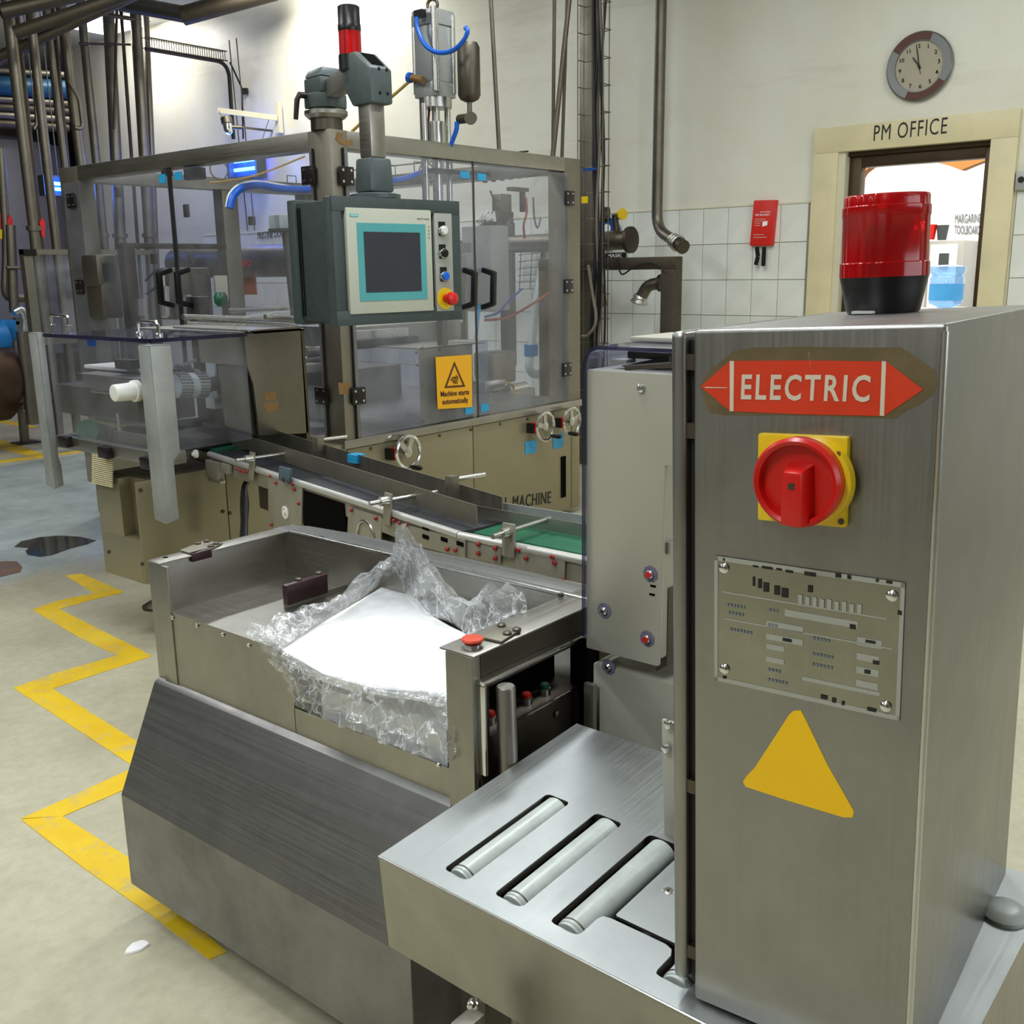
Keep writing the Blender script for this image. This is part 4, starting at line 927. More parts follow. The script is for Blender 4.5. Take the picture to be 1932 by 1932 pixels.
M().tube([ony(*p, 6.0*S) for p in [(274, 530), (284, 520), (296, 508)]], .006, 6, 4).build('signal_cable', 'cable_black', fm)
M().tube([ony(*p, 6.0*S) for p in [(276, 555), (290, 545), (300, 530)]], .006, 6, 4).build('signal_cable', 'cable_black', fm)
# lines
M().tube([ony(*p, 4.9*S) for p in [(434, 393), (440, 370), (458, 354), (490, 350), (530, 356), (583, 358)]], .018, 10, 5).build('air_hose', 'blue_hose', fm)
M().tube([ony(*p, 4.93*S) for p in [(430, 392), (436, 367), (456, 350), (490, 346), (530, 352), (583, 362)]], .014, 10, 5).build('air_hose', 'white_plastic', fm)
M().tube([ony(*p, 4.9*S) for p in [(742, 340), (765, 337), (796, 325)]], .016, 10, 5).build('air_hose', 'blue_hose', fm)
M().tube([ony(*p, 4.5*S) for p in [(905, 575), (902, 600), (898, 640)]], .008, 8, 4).build('air_hose', 'blue_tag', fm)
M().tube([ony(*p, 5.2*S) for p in [(915, 598), (940, 590), (958, 570), (985, 545)]], .008, 8, 4).build('air_hose', 'sign_blue', fm)
M().tube([ony(*p, 5.2*S) for p in [(915, 604), (960, 598), (1010, 570), (1040, 548)]], .009, 8, 4).build('signal_cable', 'hose_red', fm)
M().tube([ony(*p, 4.75*S) for p in [(956, 722), (968, 728), (966, 745), (945, 755), (920, 757)]], .008, 8, 5).build('signal_cable', 'hose_yellow', fm)
M().tube([ony(*p, 6.0*S) for p in [(395, 345), (452, 338), (500, 325), (575, 295)]], .006, 6, 5).build('signal_cable', 'hose_yellow', fm)
M().ring(ony(413, 320, 6.2*S), (.2, 1, 0), .055, .005, 20, 6).build('coiled_cable', 'cable_grey', fm)
M().ring(ony(805, 325, 4.8*S), (.2, 1, 0), .05, .005, 20, 6).build('coiled_cable', 'cable_grey', fm)
m = M()
for k in range(9): p = ony(0, 0, 1) if False else Vector((X1-.1, Y0+.4+k*.25, ZT+.0)); m.tube([p, p+Vector((0, 0, .06)), p+Vector((-.08, 0, .06)), p+Vector((-.08, 0, 0))], .004, 5)
m.cyl((X1-.1, Y0+.3, ZT+.06), (X1-.1, Y1-.2, ZT+.06), .005, 6).build('cable_guard', 'steel_dark', fm)
pipe([ony(*p, 5.9*S) for p in [(1036, 435), (1010, 575), (1003, 650), (997, 690), (1004, 706), (1016, 706)]], .035, 'grey drop pipe with union seen through the right door', bend=.06, name='drop_pipe', mat='roller_grey')
p = ony(1002, 662, 5.9*S); 
solo(M().cyl(p-Vector((0, 0, .04)), p+Vector((0, 0, .05)), .055, 20), 'pipe_union', 'motor_blue', 'dark blue union halfway down the grey drop pipe', 'pipe fitting')
# wire grid on the wall
o = thing('wire_grid', 'hanging wire mesh rack on the tiles behind the right door', 'rack', onx(1020, 560, XW-.05))
for k in range(7):
    M().cyl(onx(978, 470+13*k-2, XW-.05), onx(1074, 457+14*k, XW-.05), .004, 6).build('wire', 'steel_dark', o)
for k in range(5): M().cyl(onx(984+21*k, 452, XW-.05), onx(980+20*k, 548, XW-.05), .004, 6).build('wire', 'steel_dark', o)

# ------------------------------------------------------------------ pneumatic cylinder on top
cyX = 3.95; ct = at(818, 25, 1); 
cA = onx(817, 22, cyX); cB = onx(820, 158, cyX); cY = (cA.y+cB.y)/2
o = thing('pneumatic_cylinder', 'tall square aluminium pneumatic cylinder standing on the enclosure', 'cylinder', (cyX, cY, ZT))
hw = .074
def cb(z0, z1, s_, name, mat, bv=.006): M().box((cyX-s_, cY-s_, z0), (cyX+s_, cY+s_, z1)).build(name, mat, o, bevel=bv)
zt_, zb_ = cA.z, cB.z
cb(zb_, zt_-.07, hw-.006, 'barrel', 'cylinder_alu'); cb(zt_-.07, zt_, hw, 'end_cap', 'cylinder_alu'); cb(zb_-.07, zb_, hw*.98, 'end_cap', 'cylinder_alu')
M().lathe((cyX, cY, zb_-.115), (0, 0, 1), [(hw*1.1, 0), (hw*1.1, .045)], 28).build('mount_flange', 'steel_bright', o)
for sx_, sy_ in ((-1, -1), (1, -1), (-1, 1)):
    M().cyl((cyX+sx_*(hw-.015), cY+sy_*(hw+.0), zb_-.05), (cyX+sx_*(hw-.015), cY+sy_*hw, zt_-.02), .012, 10).build('tie_rod', 'rod_steel', o)
M().cyl((cyX-.078, cY-.078, zb_-.05), (cyX-.078, cY-.078, zt_), .014, 12).build('tie_rod', 'rod_steel', o)
for dx_, dy_ in ((-.085, .0), (.085, .0), (0.0, .09)):
    M().cyl((cyX+dx_, cY+dy_, ZL+.9), (cyX+dx_, cY+dy_, zb_-.1), .016, 14).build('guide_rod', 'rod_steel', o)
M().lathe((cyX, cY, ZT-.45), (0, 0, 1), [(.04, 0), (.04, .1), (.026, .1), (.026, .46), (.05, .46), (.05, .56), (.02, .56), (.02, .84), (.045, .85)], 18).build('piston_rod', 'rod_steel', o)
M().cyl((cyX, cY, ZT+.03), (cyX, cY, ZT+.115), .036).build('rod_coupling', 'white_plastic', o)
M().box((cyX-.13, cY-.1, ZL+.85), (cyX+.13, cY+.12, ZL+.9)).box((cyX-.02, cY-.02, ZL), (cyX+.02, cY+.02, ZL+.9)).build('foot_bracket', 'steel_matt', o)
M().ring((cyX, cY, zt_+.03), (1, .4, 0), .026, .008, 20, 8).build('lifting_eye', 'steel_dark', o)
ax = onx(878, 82, cyX).y; ac = Vector((cyX+.02, ax, 0)); az1, az0 = onx(878, 80, cyX).z, onx(880, 192, cyX).z
M().lathe((ac.x, ac.y, az0), (0, 0, 1), [(.02, 0), (.045, .012), (.055, .03), (.055, az1-az0-.02), (.045, az1-az0), (.01, az1-az0)], 24).build('accumulator', 'steel_dark', o)
M().lathe((ac.x, ac.y, az0-.06), (0, 0, 1), [(.012, 0), (.012, .06)], 12).build('nipple', 'steel_pipe', o)
M().cyl(onx(867, 225, cyX), onx(893, 222, cyX-.03), .022).build('fitting', 'pipe_dull', o); M().cyl(onx(888, 223, cyX-.03), onx(888, 223, cyX-.06), .03).build('gauge', 'steel_pipe', o)
M().tube([onx(*p, cyX-.12) for p in [(786, 32), (787, 52), (800, 82), (822, 98), (850, 97), (872, 80), (882, 60), (878, 52)]], .011, 10, 6).build('air_hose', 'blue_hose', o)
M().tube([onx(*p, cyX-.02) for p in [(862, 230), (861, 245), (855, 262), (850, 275)]], .012, 10, 4).build('air_hose', 'blue_hose', o)
M().box(onx(780, 20, cyX-.12), onx(796, 30, cyX-.12)+Vector((.03, 0, 0))).build('hose_fitting', 'black', o)
M().cyl(onx(771, 146, cyX-.1), onx(776, 147, cyX-.1), .024).build('flow_valve_cap', 'blue_hose', o); M().cyl(onx(777, 147, cyX-.1), onx(798, 151, cyX-.1), .018).build('flow_valve', 'tape_brown', o)
M().tube([onx(*p, cyX-.1) for p in [(774, 152), (735, 186), (700, 215), (664, 248)]], .008, 8, 4).build('air_line', 'hose_yellow', o)
M().tube([onx(*p, cyX) for p in [(812, 182), (808, 230), (806, 275)]], .006, 8, 4).build('signal_wire', 'hose_red', o)

# ------------------------------------------------------------------ operator terminal on its swing arm
az = rad(-7); ex = Vector((math.cos(az), math.sin(az), 0)); ez = Vector((math.sin(az), -math.cos(az), 0))
F0 = Frame(ony(640, 613, 3.2*S), ex, 0, ez)
ht = lambda x, y, z=0: F0.hit(x, y, 2, z)
xl_ = (ht(622, 366).x+ht(640, 613).x)/2; xr_ = (ht(866, 382).x+ht(873, 605).x)/2; yt_ = (ht(622, 366).y+ht(866, 382).y)/2; yb_ = (ht(640, 613).y+ht(873, 605).y)/2
dep = -(F0.hit(546, 480, 0, xl_).z)
ot = thing('operator_terminal', 'dark grey operator terminal with touch screen hung on a swing arm', 'control panel', frame=F0)
L = dict(local=True)
def lb(a, b): return M().box(a, b)
lb((xl_, yb_, -.055), (xr_, yt_, -.012)).build('front_frame', 'terminal_paint', ot, bevel=.008, **L)
th = .052
mm = M().box((xl_, yb_, -.012), (xr_, yb_+th, .0)).box((xl_, yt_-th*.95, -.012), (xr_, yt_, .0)).box((xl_, yb_+th, -.012), (xl_+.035, yt_-th*.95, 0)).box((xr_-.045, yb_+th, -.012), (xr_, yt_-th*.95, 0))
mm.build('frame_lip', 'terminal_paint', ot, bevel=.002, **L)
lb((xl_+.012, yb_+.012, -dep+.05), (xr_-.012, yt_-.012, -.055)).build('housing', 'terminal_side', ot, bevel=.004, **L)
lb((xl_+.0, yb_, -dep), (xr_, yt_, -dep+.05)).build('rear_frame', 'terminal_paint', ot, bevel=.008, **L)
for k in (.0, .012): lb((xl_+.008, yb_+.03, -dep+.052+k*1.2), (xl_+.012, yt_-.03, -dep+.056+k*1.2)).build('groove', 'black', ot, **L)
def rect(a, b, z0, z1, name, mat, bv=.002, par=None, lab=None):
    p, q = ht(*a, z1), ht(*b, z1); return lb((p.x, q.y, z0), (q.x, p.y, z1)).build(name, mat, par or ot, bevel=bv, local=True, label=lab)
rect((652, 391), (819, 586), -.012, .006, 'front_panel', 'panel_cream', .004)
rect((819, 402), (857, 586), -.012, .002, 'button_panel', 'panel_grey', .002)
rect((673, 420), (807, 564), .006, .008, 'bezel', 'teal', .0)
rect((686, 437), (796, 549), .007, .009, 'screen', 'screen', .0)
rect((660, 403), (676, 409), .006, .0075, 'badge', 'teal_badge', 0)
fittext('SIEMENS', F0.m @ ht(661.5, 407.5, .0085), F0.m @ ht(674.5, 407.9, .0085), F0.m @ ht(661.5, 404.5, .0085), .0006).build('badge_text', 'paper', ot)
fittext('SIMATIC PANEL', F0.m @ ht(787, 414.5, .0068), F0.m @ ht(810, 415.3, .0068), F0.m @ ht(787, 411.3, .0068), .0006).build('panel_text', 'print_grey', ot)
for k in range(4):
    rect((807.5, 426+7*k), (811, 430+7*k), .006, .0066, 'touch_mark', 'panel_grey', 0)
for cx, cy, mt, lab in ((834, 432, 'white_plastic', 'white push button'), (835, 475, 'black', 'black push button'), (837, 518, 'blue_button', 'blue push button')):
    rect((cx-6.5, cy-14), (cx+6.5, cy+13), .002, .004, 'legend_plate', 'black', 0)
    p = ht(cx, cy+3, .004); b_ = M().lathe((p.x, p.y, .004), (0, 0, 1), [(.018, 0), (.018, .010), (.016, .012)], 24).build('push_button', 'chrome', ot, local=True, label=lab)
    M().lathe((p.x, p.y, .016), (0, 0, 1), [(.0155, 0), (.0155, .005), (.012, .008)], 24).build('button_cap', mt, b_, local=True)
p = ht(840, 563, .002); M().cyl((p.x, p.y, .002), (p.x, p.y, .005), .040, 32).build('emergency_disc', 'yellow', ot, local=True)
es = M().lathe((p.x, p.y, .005), (0, 0, 1), [(.015, 0), (.015, .026), (.024, .028), (.0255, .037), (.022, .048), (.010, .053)], 28).build('emergency_stop', 'red', ot, local=True, label='red mushroom emergency stop')
# arm: flange, collar, tube, head, swing tube, pivot
u = lambda px, py, z: F0.hit(px, py, 2, z)
zc_ = -.16
pc = u(707, 360, zc_); ax_ = pc.x
M().lathe((ax_, yt_-.002, zc_), (0, 1, 0), [(.085, 0), (.095, .010), (.095, .024), (.07, .03)], 28).build('flange', 'arm_paint', ot, local=True)
def fr_box(x0, x1, y0, y1, z0, z1, tp=0): return M().hexa([(x0, y0, z0), (x1, y0, z0), (x1, y0, z1), (x0, y0, z1), (x0+tp, y1, z0+tp), (x1-tp, y1, z0+tp), (x1-tp, y1, z1-tp), (x0+tp, y1, z1-tp)])
yc0, yc1 = yt_+.03, u(710, 296, zc_+.05).y
fr_box(ax_-.054, ax_+.054, yc0, yc1, zc_-.052, zc_+.052, .006).build('collar', 'arm_paint', ot, bevel=.012, **L)
yh0 = u(710, 196, zc_+.05).y
fr_box(ax_-.034, ax_+.034, yc1, yh0+.03, zc_-.036, zc_+.036).build('arm_tube', 'steel', ot, bevel=.008, **L)
yh1 = u(712, 128, zc_+.07).y; yh2 = yh1+.066
hx0, hx1 = ax_-.048, ax_+.048
m = M(); prof = [(yh0, zc_+.07), (yh1, zc_+.07), (yh2, zc_-.02), (yh2, zc_-.10), (yh0+.07, zc_-.10), (yh0, zc_-.05)]
m.prism([(hx0, a, b) for a, b in prof], (hx1-hx0, 0, 0)).build('elbow_head', 'arm_paint', ot, bevel=.01, **L)
sl = Vector((0, yh2-yh1, -.09)).normalized(); nn = Vector((0, .09, yh2-yh1)).normalized(); o_ = Vector((0, yh1, zc_+.07))
m = M().prism([Vector((ax_-.028, 0, 0))+o_+sl*.022+nn*.0, Vector((ax_+.028, 0, 0))+o_+sl*.022, Vector((ax_+.028, 0, 0))+o_+sl*.10, Vector((ax_-.028, 0, 0))+o_+sl*.10], nn*.002).build('head_opening_shade', 'dark_void', ot, local=True)  # raised black patch, painted as the shade inside an opening
for dx_ in (-.022, .012):
    for yy2 in (.035, .115): M().cyl((ax_+dx_+.012, yh0+yy2, zc_+.07), (ax_+dx_+.012, yh0+yy2, zc_+.0715), .006, 12).build('bolt_recess', 'black', ot, local=True)
pv = Vector((X0+PW/2, Y0+PD/2, ony(617, 172, Y0+PD/2).z)); pvl = F0.inv @ pv
hb = Vector((ax_-.0, yh0+.12, zc_-.08))
M().bar(hb, pvl+Vector((0, .0, .06)), .06, .075, up=(0, 1, 0)).build('swing_tube', 'steel_matt', ot, bevel=.006, **L)
W2 = lambda v: F0.inv @ Vector(v)
def wl(o_, prof, n=28, name='pivot', mat='arm_paint', bv=0): M().lathe(o_, (0, 0, 1), prof, n).build(name, mat, ot, bevel=bv)
wl((pv.x, pv.y, ZT), [(.07, 0), (.07, .06)], name='pivot_post', mat='steel_dark')
wl((pv.x, pv.y, ZT+.05), [(.08, 0), (.095, .015), (.095, .03), (.09, .035)], name='pivot_plate', mat='steel')
wl((pv.x, pv.y, ZT+.09), [(.088, 0), (.092, .008), (.092, .055), (.08, .062)], name='pivot_ring')
m = M(); bz0, bz1 = ZT+.15, pv.z+.08; fx = ex; fy = -ez
c4 = [pv+fx*s1*.066+fy*s2*.066 for s1, s2 in ((-1, -1), (1, -1), (1, 1), (-1, 1))]
c5 = [pv+fx*s1*.045+fy*s2*.055 for s1, s2 in ((-1, -1), (1, -1), (1, 1), (-1, 1))]
m.hexa([Vector((c.x, c.y, bz0)) for c in c4]+[Vector((c.x, c.y, bz1-.03)) for c in c4]).hexa([Vector((c.x, c.y, bz1-.031)) for c in c4]+[Vector((c.x, c.y, bz1+.01)) for c in c5]).build('pivot_body', 'arm_paint', ot, bevel=.012)
lv = pv+Vector((-.12, .0, 0)); lv.z = ZT+.14
M().tube([Vector((pv.x-.07, pv.y+.02, ZT+.14)), lv+Vector((0, .03, .0)), lv+Vector((-.01, .035, -.02)), lv+Vector((-.015, .045, -.10))], [.014, .014, .012, .010], 10).build('clamp_lever', 'black', ot)
# signal tower on the arm head
hb2 = F0.m @ Vector((ax_-.075, yh2-.03, zc_-.14)); st = at(660, 110, 1); dist = (hb2-EYEP).dot(fw)
sb = at(661, 118, dist/1.0); sb = EYEP+ray(662, 116)*dist; 
o = thing('signal_tower', 'red and black signal tower light behind the terminal arm', 'lamp', sb)
tp_ = EYEP+ray(660, 16)*dist; H_ = (tp_.z-sb.z); r_ = .021*dist/1.935
M().lathe(sb-Vector((0, 0, .07)), (0, 0, 1), [(.02, 0), (.03, .03), (.044, .04), (.044, .09)], 24).build('base', 'black', o)
M().lathe(sb+Vector((0, 0, .02)), (0, 0, 1), [(r_, 0), (r_, H_*.53-.02)], 28).build('red_lens', 'beacon_red', o)
M().lathe(sb+Vector((0, 0, H_*.53)), (0, 0, 1), [(r_, 0), (r_*1.03, .005), (r_*1.03, H_*.12), (r_*.98, H_*.14), (r_*.98, H_*.44), (r_*.85, H_*.46)], 28).build('cap', 'black', o)
M().bar(sb-Vector((0, 0, .06)), F0.m @ Vector((ax_-.04, yh2-.08, zc_-.06)), .03, .03).build('mounting_arm', 'black', o)
# =================================================================== OUTFEED GUARD WITH SHIELD LEGS
XG = 2.36*S; cG = onx(291, 700, XG); YG = cG.y; zt4 = onx(291, 640, XG).z; zb4 = onx(292, 878, XG).z; YG2 = onx(84, 620, XG).y
og = thing('outfeed_guard', 'clear acrylic outfeed guard with two galvanised shield legs left of the conveyor', 'guard', (XG+.4, (YG+YG2)/2, zb4))
xp0, xp1 = ony(461, 620, YG).x, ony(566, 615, YG).x
M().box((XG-.01, YG-.01, zt4-.012), (xp0+.03, YG2, zt4)).build('lid', 'acrylic_lid', og)
M().box((XG-.013, YG-.013, zt4-.013), (XG-.009, YG2, zt4+.001)).box((XG-.013, YG-.013, zt4-.013), (xp0, YG-.009, zt4+.001)).build('lid_edge', 'poly_edge', og)
M().box((XG, YG, zb4+.05), (XG+.006, YG2-.01, zt4-.012)).build('side_window', 'poly', og)
M().box((XG+.006, YG, zb4+.05), (xp0, YG+.006, zt4-.012)).build('front_window', 'poly', og)
M().box((XG-.004, YG, zb4), (XG+.03, YG2, zb4+.05)).build('bottom_rail', 'steel_y', og, bevel=.003)
M().box((XG+.03, YG, zb4), (XG+.10, YG+.03, zb4+.05)).build('bottom_rail', 'steel_x', og, bevel=.003)
M().box((XG+.03, YG2-.03, zb4), (xp1, YG2, zb4+.05)).build('bottom_rail', 'steel_x', og, bevel=.003)
M().box((XG+.03, YG+.25, zb4-.005), (xp1, YG2-.03, zb4+.01)).build('bottom_plate', 'steel_dark', og)
pl = M().prism([ony(461, 624, YG), ony(568, 616, YG), ony(583, 817, YG), ony(490, 822, YG), ony(478, 725, YG), ony(466, 690, YG)], (0, .012, 0)); pl.build('end_plate', 'steel_pipe', og, bevel=.002)
M().box((xp1, YG, zb4), (xp1+.02, YG2, zt4)).build('back_plate', 'steel_dark', og)
M().box((xp0-.01, YG, zt4-.006), (xp1+.02, YG2, zt4+.003)).build('top_plate', 'steel_y', og)
M().prism([ony(*p, YG+.02) for p in [(374, 640), (462, 636), (466, 690), (380, 684)]], (0, .006, 0)).build('inner_plate', 'steel_matt', og)
M().prism([ony(*p, YG+.03) for p in [(412, 690), (468, 692), (486, 822), (425, 802)]], (0, .006, 0)).build('inner_plate', 'steel_pipe', og)
M().prism([ony(*p, YG-.001) for p in [(498, 742), (520, 738), (523, 752), (500, 756)]], (0, .001, 0)).build('tape_mark', 'tape_brown', og)
M().prism([ony(*p, YG-.001) for p in [(497, 760), (526, 757), (524, 772), (502, 779)]], (0, .001, 0)).build('tape_mark', 'tape_brown', og)
# stainless lid handles
for a, b in (((98, 615), (130, 617)), ((262, 630), (300, 633))):
    A, B = onz(*a, zt4), onz(*b, zt4); up = Vector((0, 0, .05)); k = (B-A).normalized()*.015
    M().tube([A, A+up*.8, A+up+k, B+up-k, B+up*.8, B], .007, 8).build('handle', 'chrome', og)
    for q in (A, B): M().lathe(q, (0, 0, 1), [(.016, 0), (.016, .005), (.01, .01)], 12).build('handle_foot', 'chrome', og)
# galvanised corner legs: two folded plates each
def leg(px, X, base, lab):
    rx = X; ridge = onx(*px['ridge_t'], rx); yR = ridge.y
    zt_ = ridge.z; zb_ = onx(*px['ridge_b'], rx).z; yL_ = onx(*px['left'], rx).y; xR_ = ony(*px['right'], yR).x
    zn = onx(*px['notch'], rx).z; xn = ony(*px['right2'], yR).x; t_ = .008
    m = M().prism([(rx, yR, zt_), (rx, yL_, zt_), (rx, yL_+.0, zb_+.01), (rx, yR, zb_)], (t_, 0, 0))
    m.prism([(rx, yR, zt_), (xR_, yR, zt_), (xR_, yR, zn), (xn, yR, zn-.03), (xn, yR, zb_+.01), (rx, yR, zb_)], (0, t_, 0))
    m.prism([(rx, yR, zt_-t_), (xR_, yR, zt_-t_), (xR_, yR+.02, zt_-t_), (rx+.02, yL_, zt_-t_), (rx, yL_, zt_-t_)], (0, 0, t_))
    return m.build('shield_leg', 'galvanised', og, bevel=.007, seg=2)
leg(dict(ridge_t=(281, 652), ridge_b=(314, 990), left=(259, 648), right=(322, 645), notch=(346, 866), right2=(331, 900)), XG-.035, 0, '')
leg(dict(ridge_t=(68, 628), ridge_b=(106, 924), left=(52, 622), right=(83, 624), notch=(100, 868), right2=(120, 910)), XG-.03, 0, '')
# tag, clamps, knob, shaft
p, q = onx(164, 641, XG-.003), onx(180, 654, XG-.003); M().box(p, q+Vector((.003, 0, 0))).build('id_tag', 'sign_blue', og)
for px in ((121, 833), (197, 854), (277, 874)):
    p = onx(*px, XG-.02); M().box(p-Vector((.01, .035, .022)), p+Vector((.02, .035, .022))).build('clip', 'hinge_black', og, bevel=.004)
kx = XG-.10; A = onx(214, 742, kx)
M().lathe(A, (1, 0, 0), [(.028, 0), (.031, .003), (.033, .075), (.040, .078), (.040, .098), (.034, .102)], 28).build('shaft_knob', 'white_plastic', og, bevel=.002)
M().cyl(A+Vector((.09, 0, 0)), A+Vector((.5, 0, 0)), .010, 14).build('shaft', 'rod_steel', og)
# mechanism under the guard
def gb2(a, b, X, dx, mat, name, bv=.003):
    p, q = onx(*a, X), onx(*b, X); return M().box((X, q.y, q.z), (X+dx, p.y, p.z)).build(name, mat, og, bevel=bv)
gb2((158, 688), (262, 704), XG+.25, .25, 'white_plastic', 'transfer_belt'); gb2((145, 704), (262, 716), XG+.15, .4, 'steel_matt', 'belt_frame')
gb2((215, 678), (245, 698), XG+.2, .05, 'steel_dark', 'clamp_bracket'); gb2((100, 724), (262, 800), XG+.45, .3, 'steel_dark', 'drive_housing')
gb2((170, 740), (262, 745), XG+.3, .02, 'steel_bright', 'guide_strip'); gb2((172, 792), (275, 800), XG+.12, .02, 'steel_bright', 'guide_strip')
gb2((212, 812), (278, 850), XG+.05, .02, 'steel_matt', 'bearing_plate')
M().cyl(onx(165, 812, XG+.08), onx(200, 822, XG+.28), .045, 24).build('belt_roller', 'green_belt', og)
M().cyl(ony(222, 780, YG+.4), ony(226, 812, YG+.4), .008).build('clamp_screw', 'rod_steel', og)
for (a, b), r in ((((330, 727), (352, 727)), .048), (((366, 726), (384, 726)), .048)):
    A, B = ony(*a, YG+.10), ony(*b, YG+.10); c_ = M().cyl(A, B, r, 28).build('timing_pulley', 'roller_grey', og)
    m = M()
    for k in range(24):
        t_ = 2*math.pi*k/24; d = Vector((0, math.cos(t_), math.sin(t_)))*r; m.bar(A+d, B+d, .006, .007, up=tuple(d.normalized()))
    m.build('pulley_teeth', 'steel_matt', c_)
M().cyl(ony(350, 727, YG+.10), ony(368, 726, YG+.10), .046, 24).build('belt_drum', 'roller_grey', og)
M().cyl(ony(384, 726, YG+.10), ony(408, 724, YG+.10), .028, 20).build('shaft', 'steel_dark', og)
for q_ in (((404, 684), (414, 765)), ((404, 752), (436, 768))):
    p, q = ony(*q_[0], YG+.12), ony(*q_[1], YG+.12); M().box(p, q+Vector((0, .06, 0))).build('bearing_bracket', 'roller_grey', og, bevel=.002)
for (a, b) in (((330, 690), (352, 694)), ((345, 688), (370, 680)), ((352, 694), (376, 700))):
    M().cyl(ony(*a, YG+.2), ony(*b, YG+.2), .006, 8).build('linkage', 'rod_steel', og)
# rods lying on the acrylic lid
M().cyl(onz(328, 618, zt4+.012), onz(470, 624, zt4+.012), .005, 10).build('lid_stay', 'rod_steel', og)
M().cyl(onz(372, 603, zt4+.02), onz(545, 612, zt4+.02), .005, 10).build('lid_stay', 'rod_steel', og)

# =================================================================== CONVEYOR
ZC = 1.45-.8*S
P1, P2, P3 = onz(396, 851, ZC), onz(868, 1002, ZC), onz(1106, 1049, ZC)
d1 = (P2-P1).normalized(); d2 = (P3-P2).normalized(); up = Vector((0, 0, 1))
n1 = Vector((d1.y, -d1.x, 0)); n1 = n1 if n1.x < 0 else -n1; n2 = Vector((d2.y, -d2.x, 0)); n2 = n2 if n2.x < 0 else -n2
P3 = P2+d2*((P3-P2).length+.35)
cv = thing('belt_conveyor', 'steel belt conveyor with guide plates running from the outfeed guard to the checkweigher column', 'conveyor', ((P1+P2)/2).xy.to_3d())
FS1 = Frame(P1, d1, 0, n1); FS1.ok = True
def side1(px, py, off=0.0): return FS1.m @ FS1.hit(px, py, 2, off)
FS2 = Frame(P2, d2, 0, n2)
def side2(px, py, off=0.0): return FS2.m @ FS2.hit(px, py, 2, off)
HF = .075
def slab(P, Q, nrm, off0, off1, z0, z1, name, mat, bv=.002):
    a, b = P+nrm*off0, Q+nrm*off0; c_, d_ = Q+nrm*off1, P+nrm*off1
    return M().hexa([Vector((v.x, v.y, z0)) for v in (a, b, c_, d_)]+[Vector((v.x, v.y, z1)) for v in (a, b, c_, d_)]).build(name, mat, cv, bevel=bv)
BW = .27
slab(P1, P2, n1, 0, -.006, ZC-HF, ZC-.012, 'side_frame', 'steel_satin'); slab(P2, P3, n2, 0, -.006, ZC-HF, ZC-.012, 'side_frame', 'steel_satin')
slab(P1, P2, n1, -BW, -BW-.006, ZC-HF, ZC, 'side_frame', 'steel_satin'); slab(P2, P3, n2, -BW, -BW-.006, ZC-HF, ZC, 'side_frame', 'steel_satin')
for A, B, nn in ((P1, P2, n1), (P2, P3, n2)):
    M().tube([A+nn*.002-up*.012, B+nn*.002-up*.011], .012, 14).build('edge_rail', 'rail_satin', cv)
slab(P1+d1*.02, P2-d1*.02, n1, -.02, -BW+.01, ZC-.03, ZC-.006, 'belt', 'black_belt', .004); slab(P2+d2*.03, P3, n2, -.02, -BW+.01, ZC-.02, ZC-.002, 'belt', 'green_belt', .004)
G0 = onz(345, 838, ZC+.01); slab(P1-d1*.35, P1-d1*.01, n1, -.02, -BW, ZC-.02, ZC+.004, 'belt', 'green_belt', .004)
slab(P1-d1*.35, P1-d1*.0, n1, .0, -.012, ZC-.06, ZC-.01, 'side_frame', 'steel_matt')
# guide plates (set by their top edges)
ZG = ZC+.075
def plate(a, b, zt_, h, name, mat='steel_y', th=.004):
    A, B = onz(*a, zt_), onz(*b, zt_); nn = Vector(((B-A).y, -(B-A).x, 0)).normalized()*th
    return M().hexa([A-up*h, B-up*h, B-up*h+nn, A-up*h+nn, A, B, B+nn, A+nn]).build(name, mat, cv)
ZG = ZC+.062
plate((384, 797), (900, 953), ZG, .059, 'guide_plate', 'steel_matt'); plate((432, 786), (949, 937), ZG+.01, .08, 'guide_plate', 'steel_matt')
plate((896, 953), (1104, 989), ZC+.038, .035, 'guide_plate'); plate((949, 948), (1104, 972), ZC+.046, .043, 'guide_plate', 'galvanised')
# cross clamps
def clamp(px0, px1, top, base, fr, rod0, rod1):
    A = fr(*top, .014); B = fr(*base, .014); w_ = .021
    dd = d1 if fr is side1 else d2
    o = M().prism([B-dd*w_, B+dd*w_, A+dd*w_, A-dd*w_], (n1 if fr is side1 else n2)*.006).build('clamp_bracket', 'steel_satin', cv, bevel=.002)
    A2 = A-up*.022; nn = n1 if fr is side1 else n2
    M().cyl(A2+nn*.07, A2-nn*.17, .007, 12).build('clamp_rod', 'rod_steel', o); M().cyl(A2+nn*.002, A2+nn*.035, .014, 12).build('clamp_collar', 'rod_steel', o)
clamp(0, 0, (478, 853), (475, 905), side1, 0, 0); clamp(0, 0, (735, 930), (731, 990), side1, 0, 0); clamp(0, 0, (962, 987), (960, 1050), side2, 0, 0)
for a, b in (((600, 830), (651, 824)), ((853, 905), (880, 896))):
    A = onz(*a, ZG+.03); M().cyl(A, A-n1*.12, .007, 10).build('clamp_rod', 'rod_steel', cv); M().box(A-Vector((.015, .015, .04)), A+Vector((.015, .015, .012))).build('clamp_block', 'steel_matt', cv)
M().box(onz(674, 862, ZG)-Vector((.02, .02, .02)), onz(674, 862, ZG)+Vector((.02, .03, .01))).build('sensor', 'blue_tag', cv)
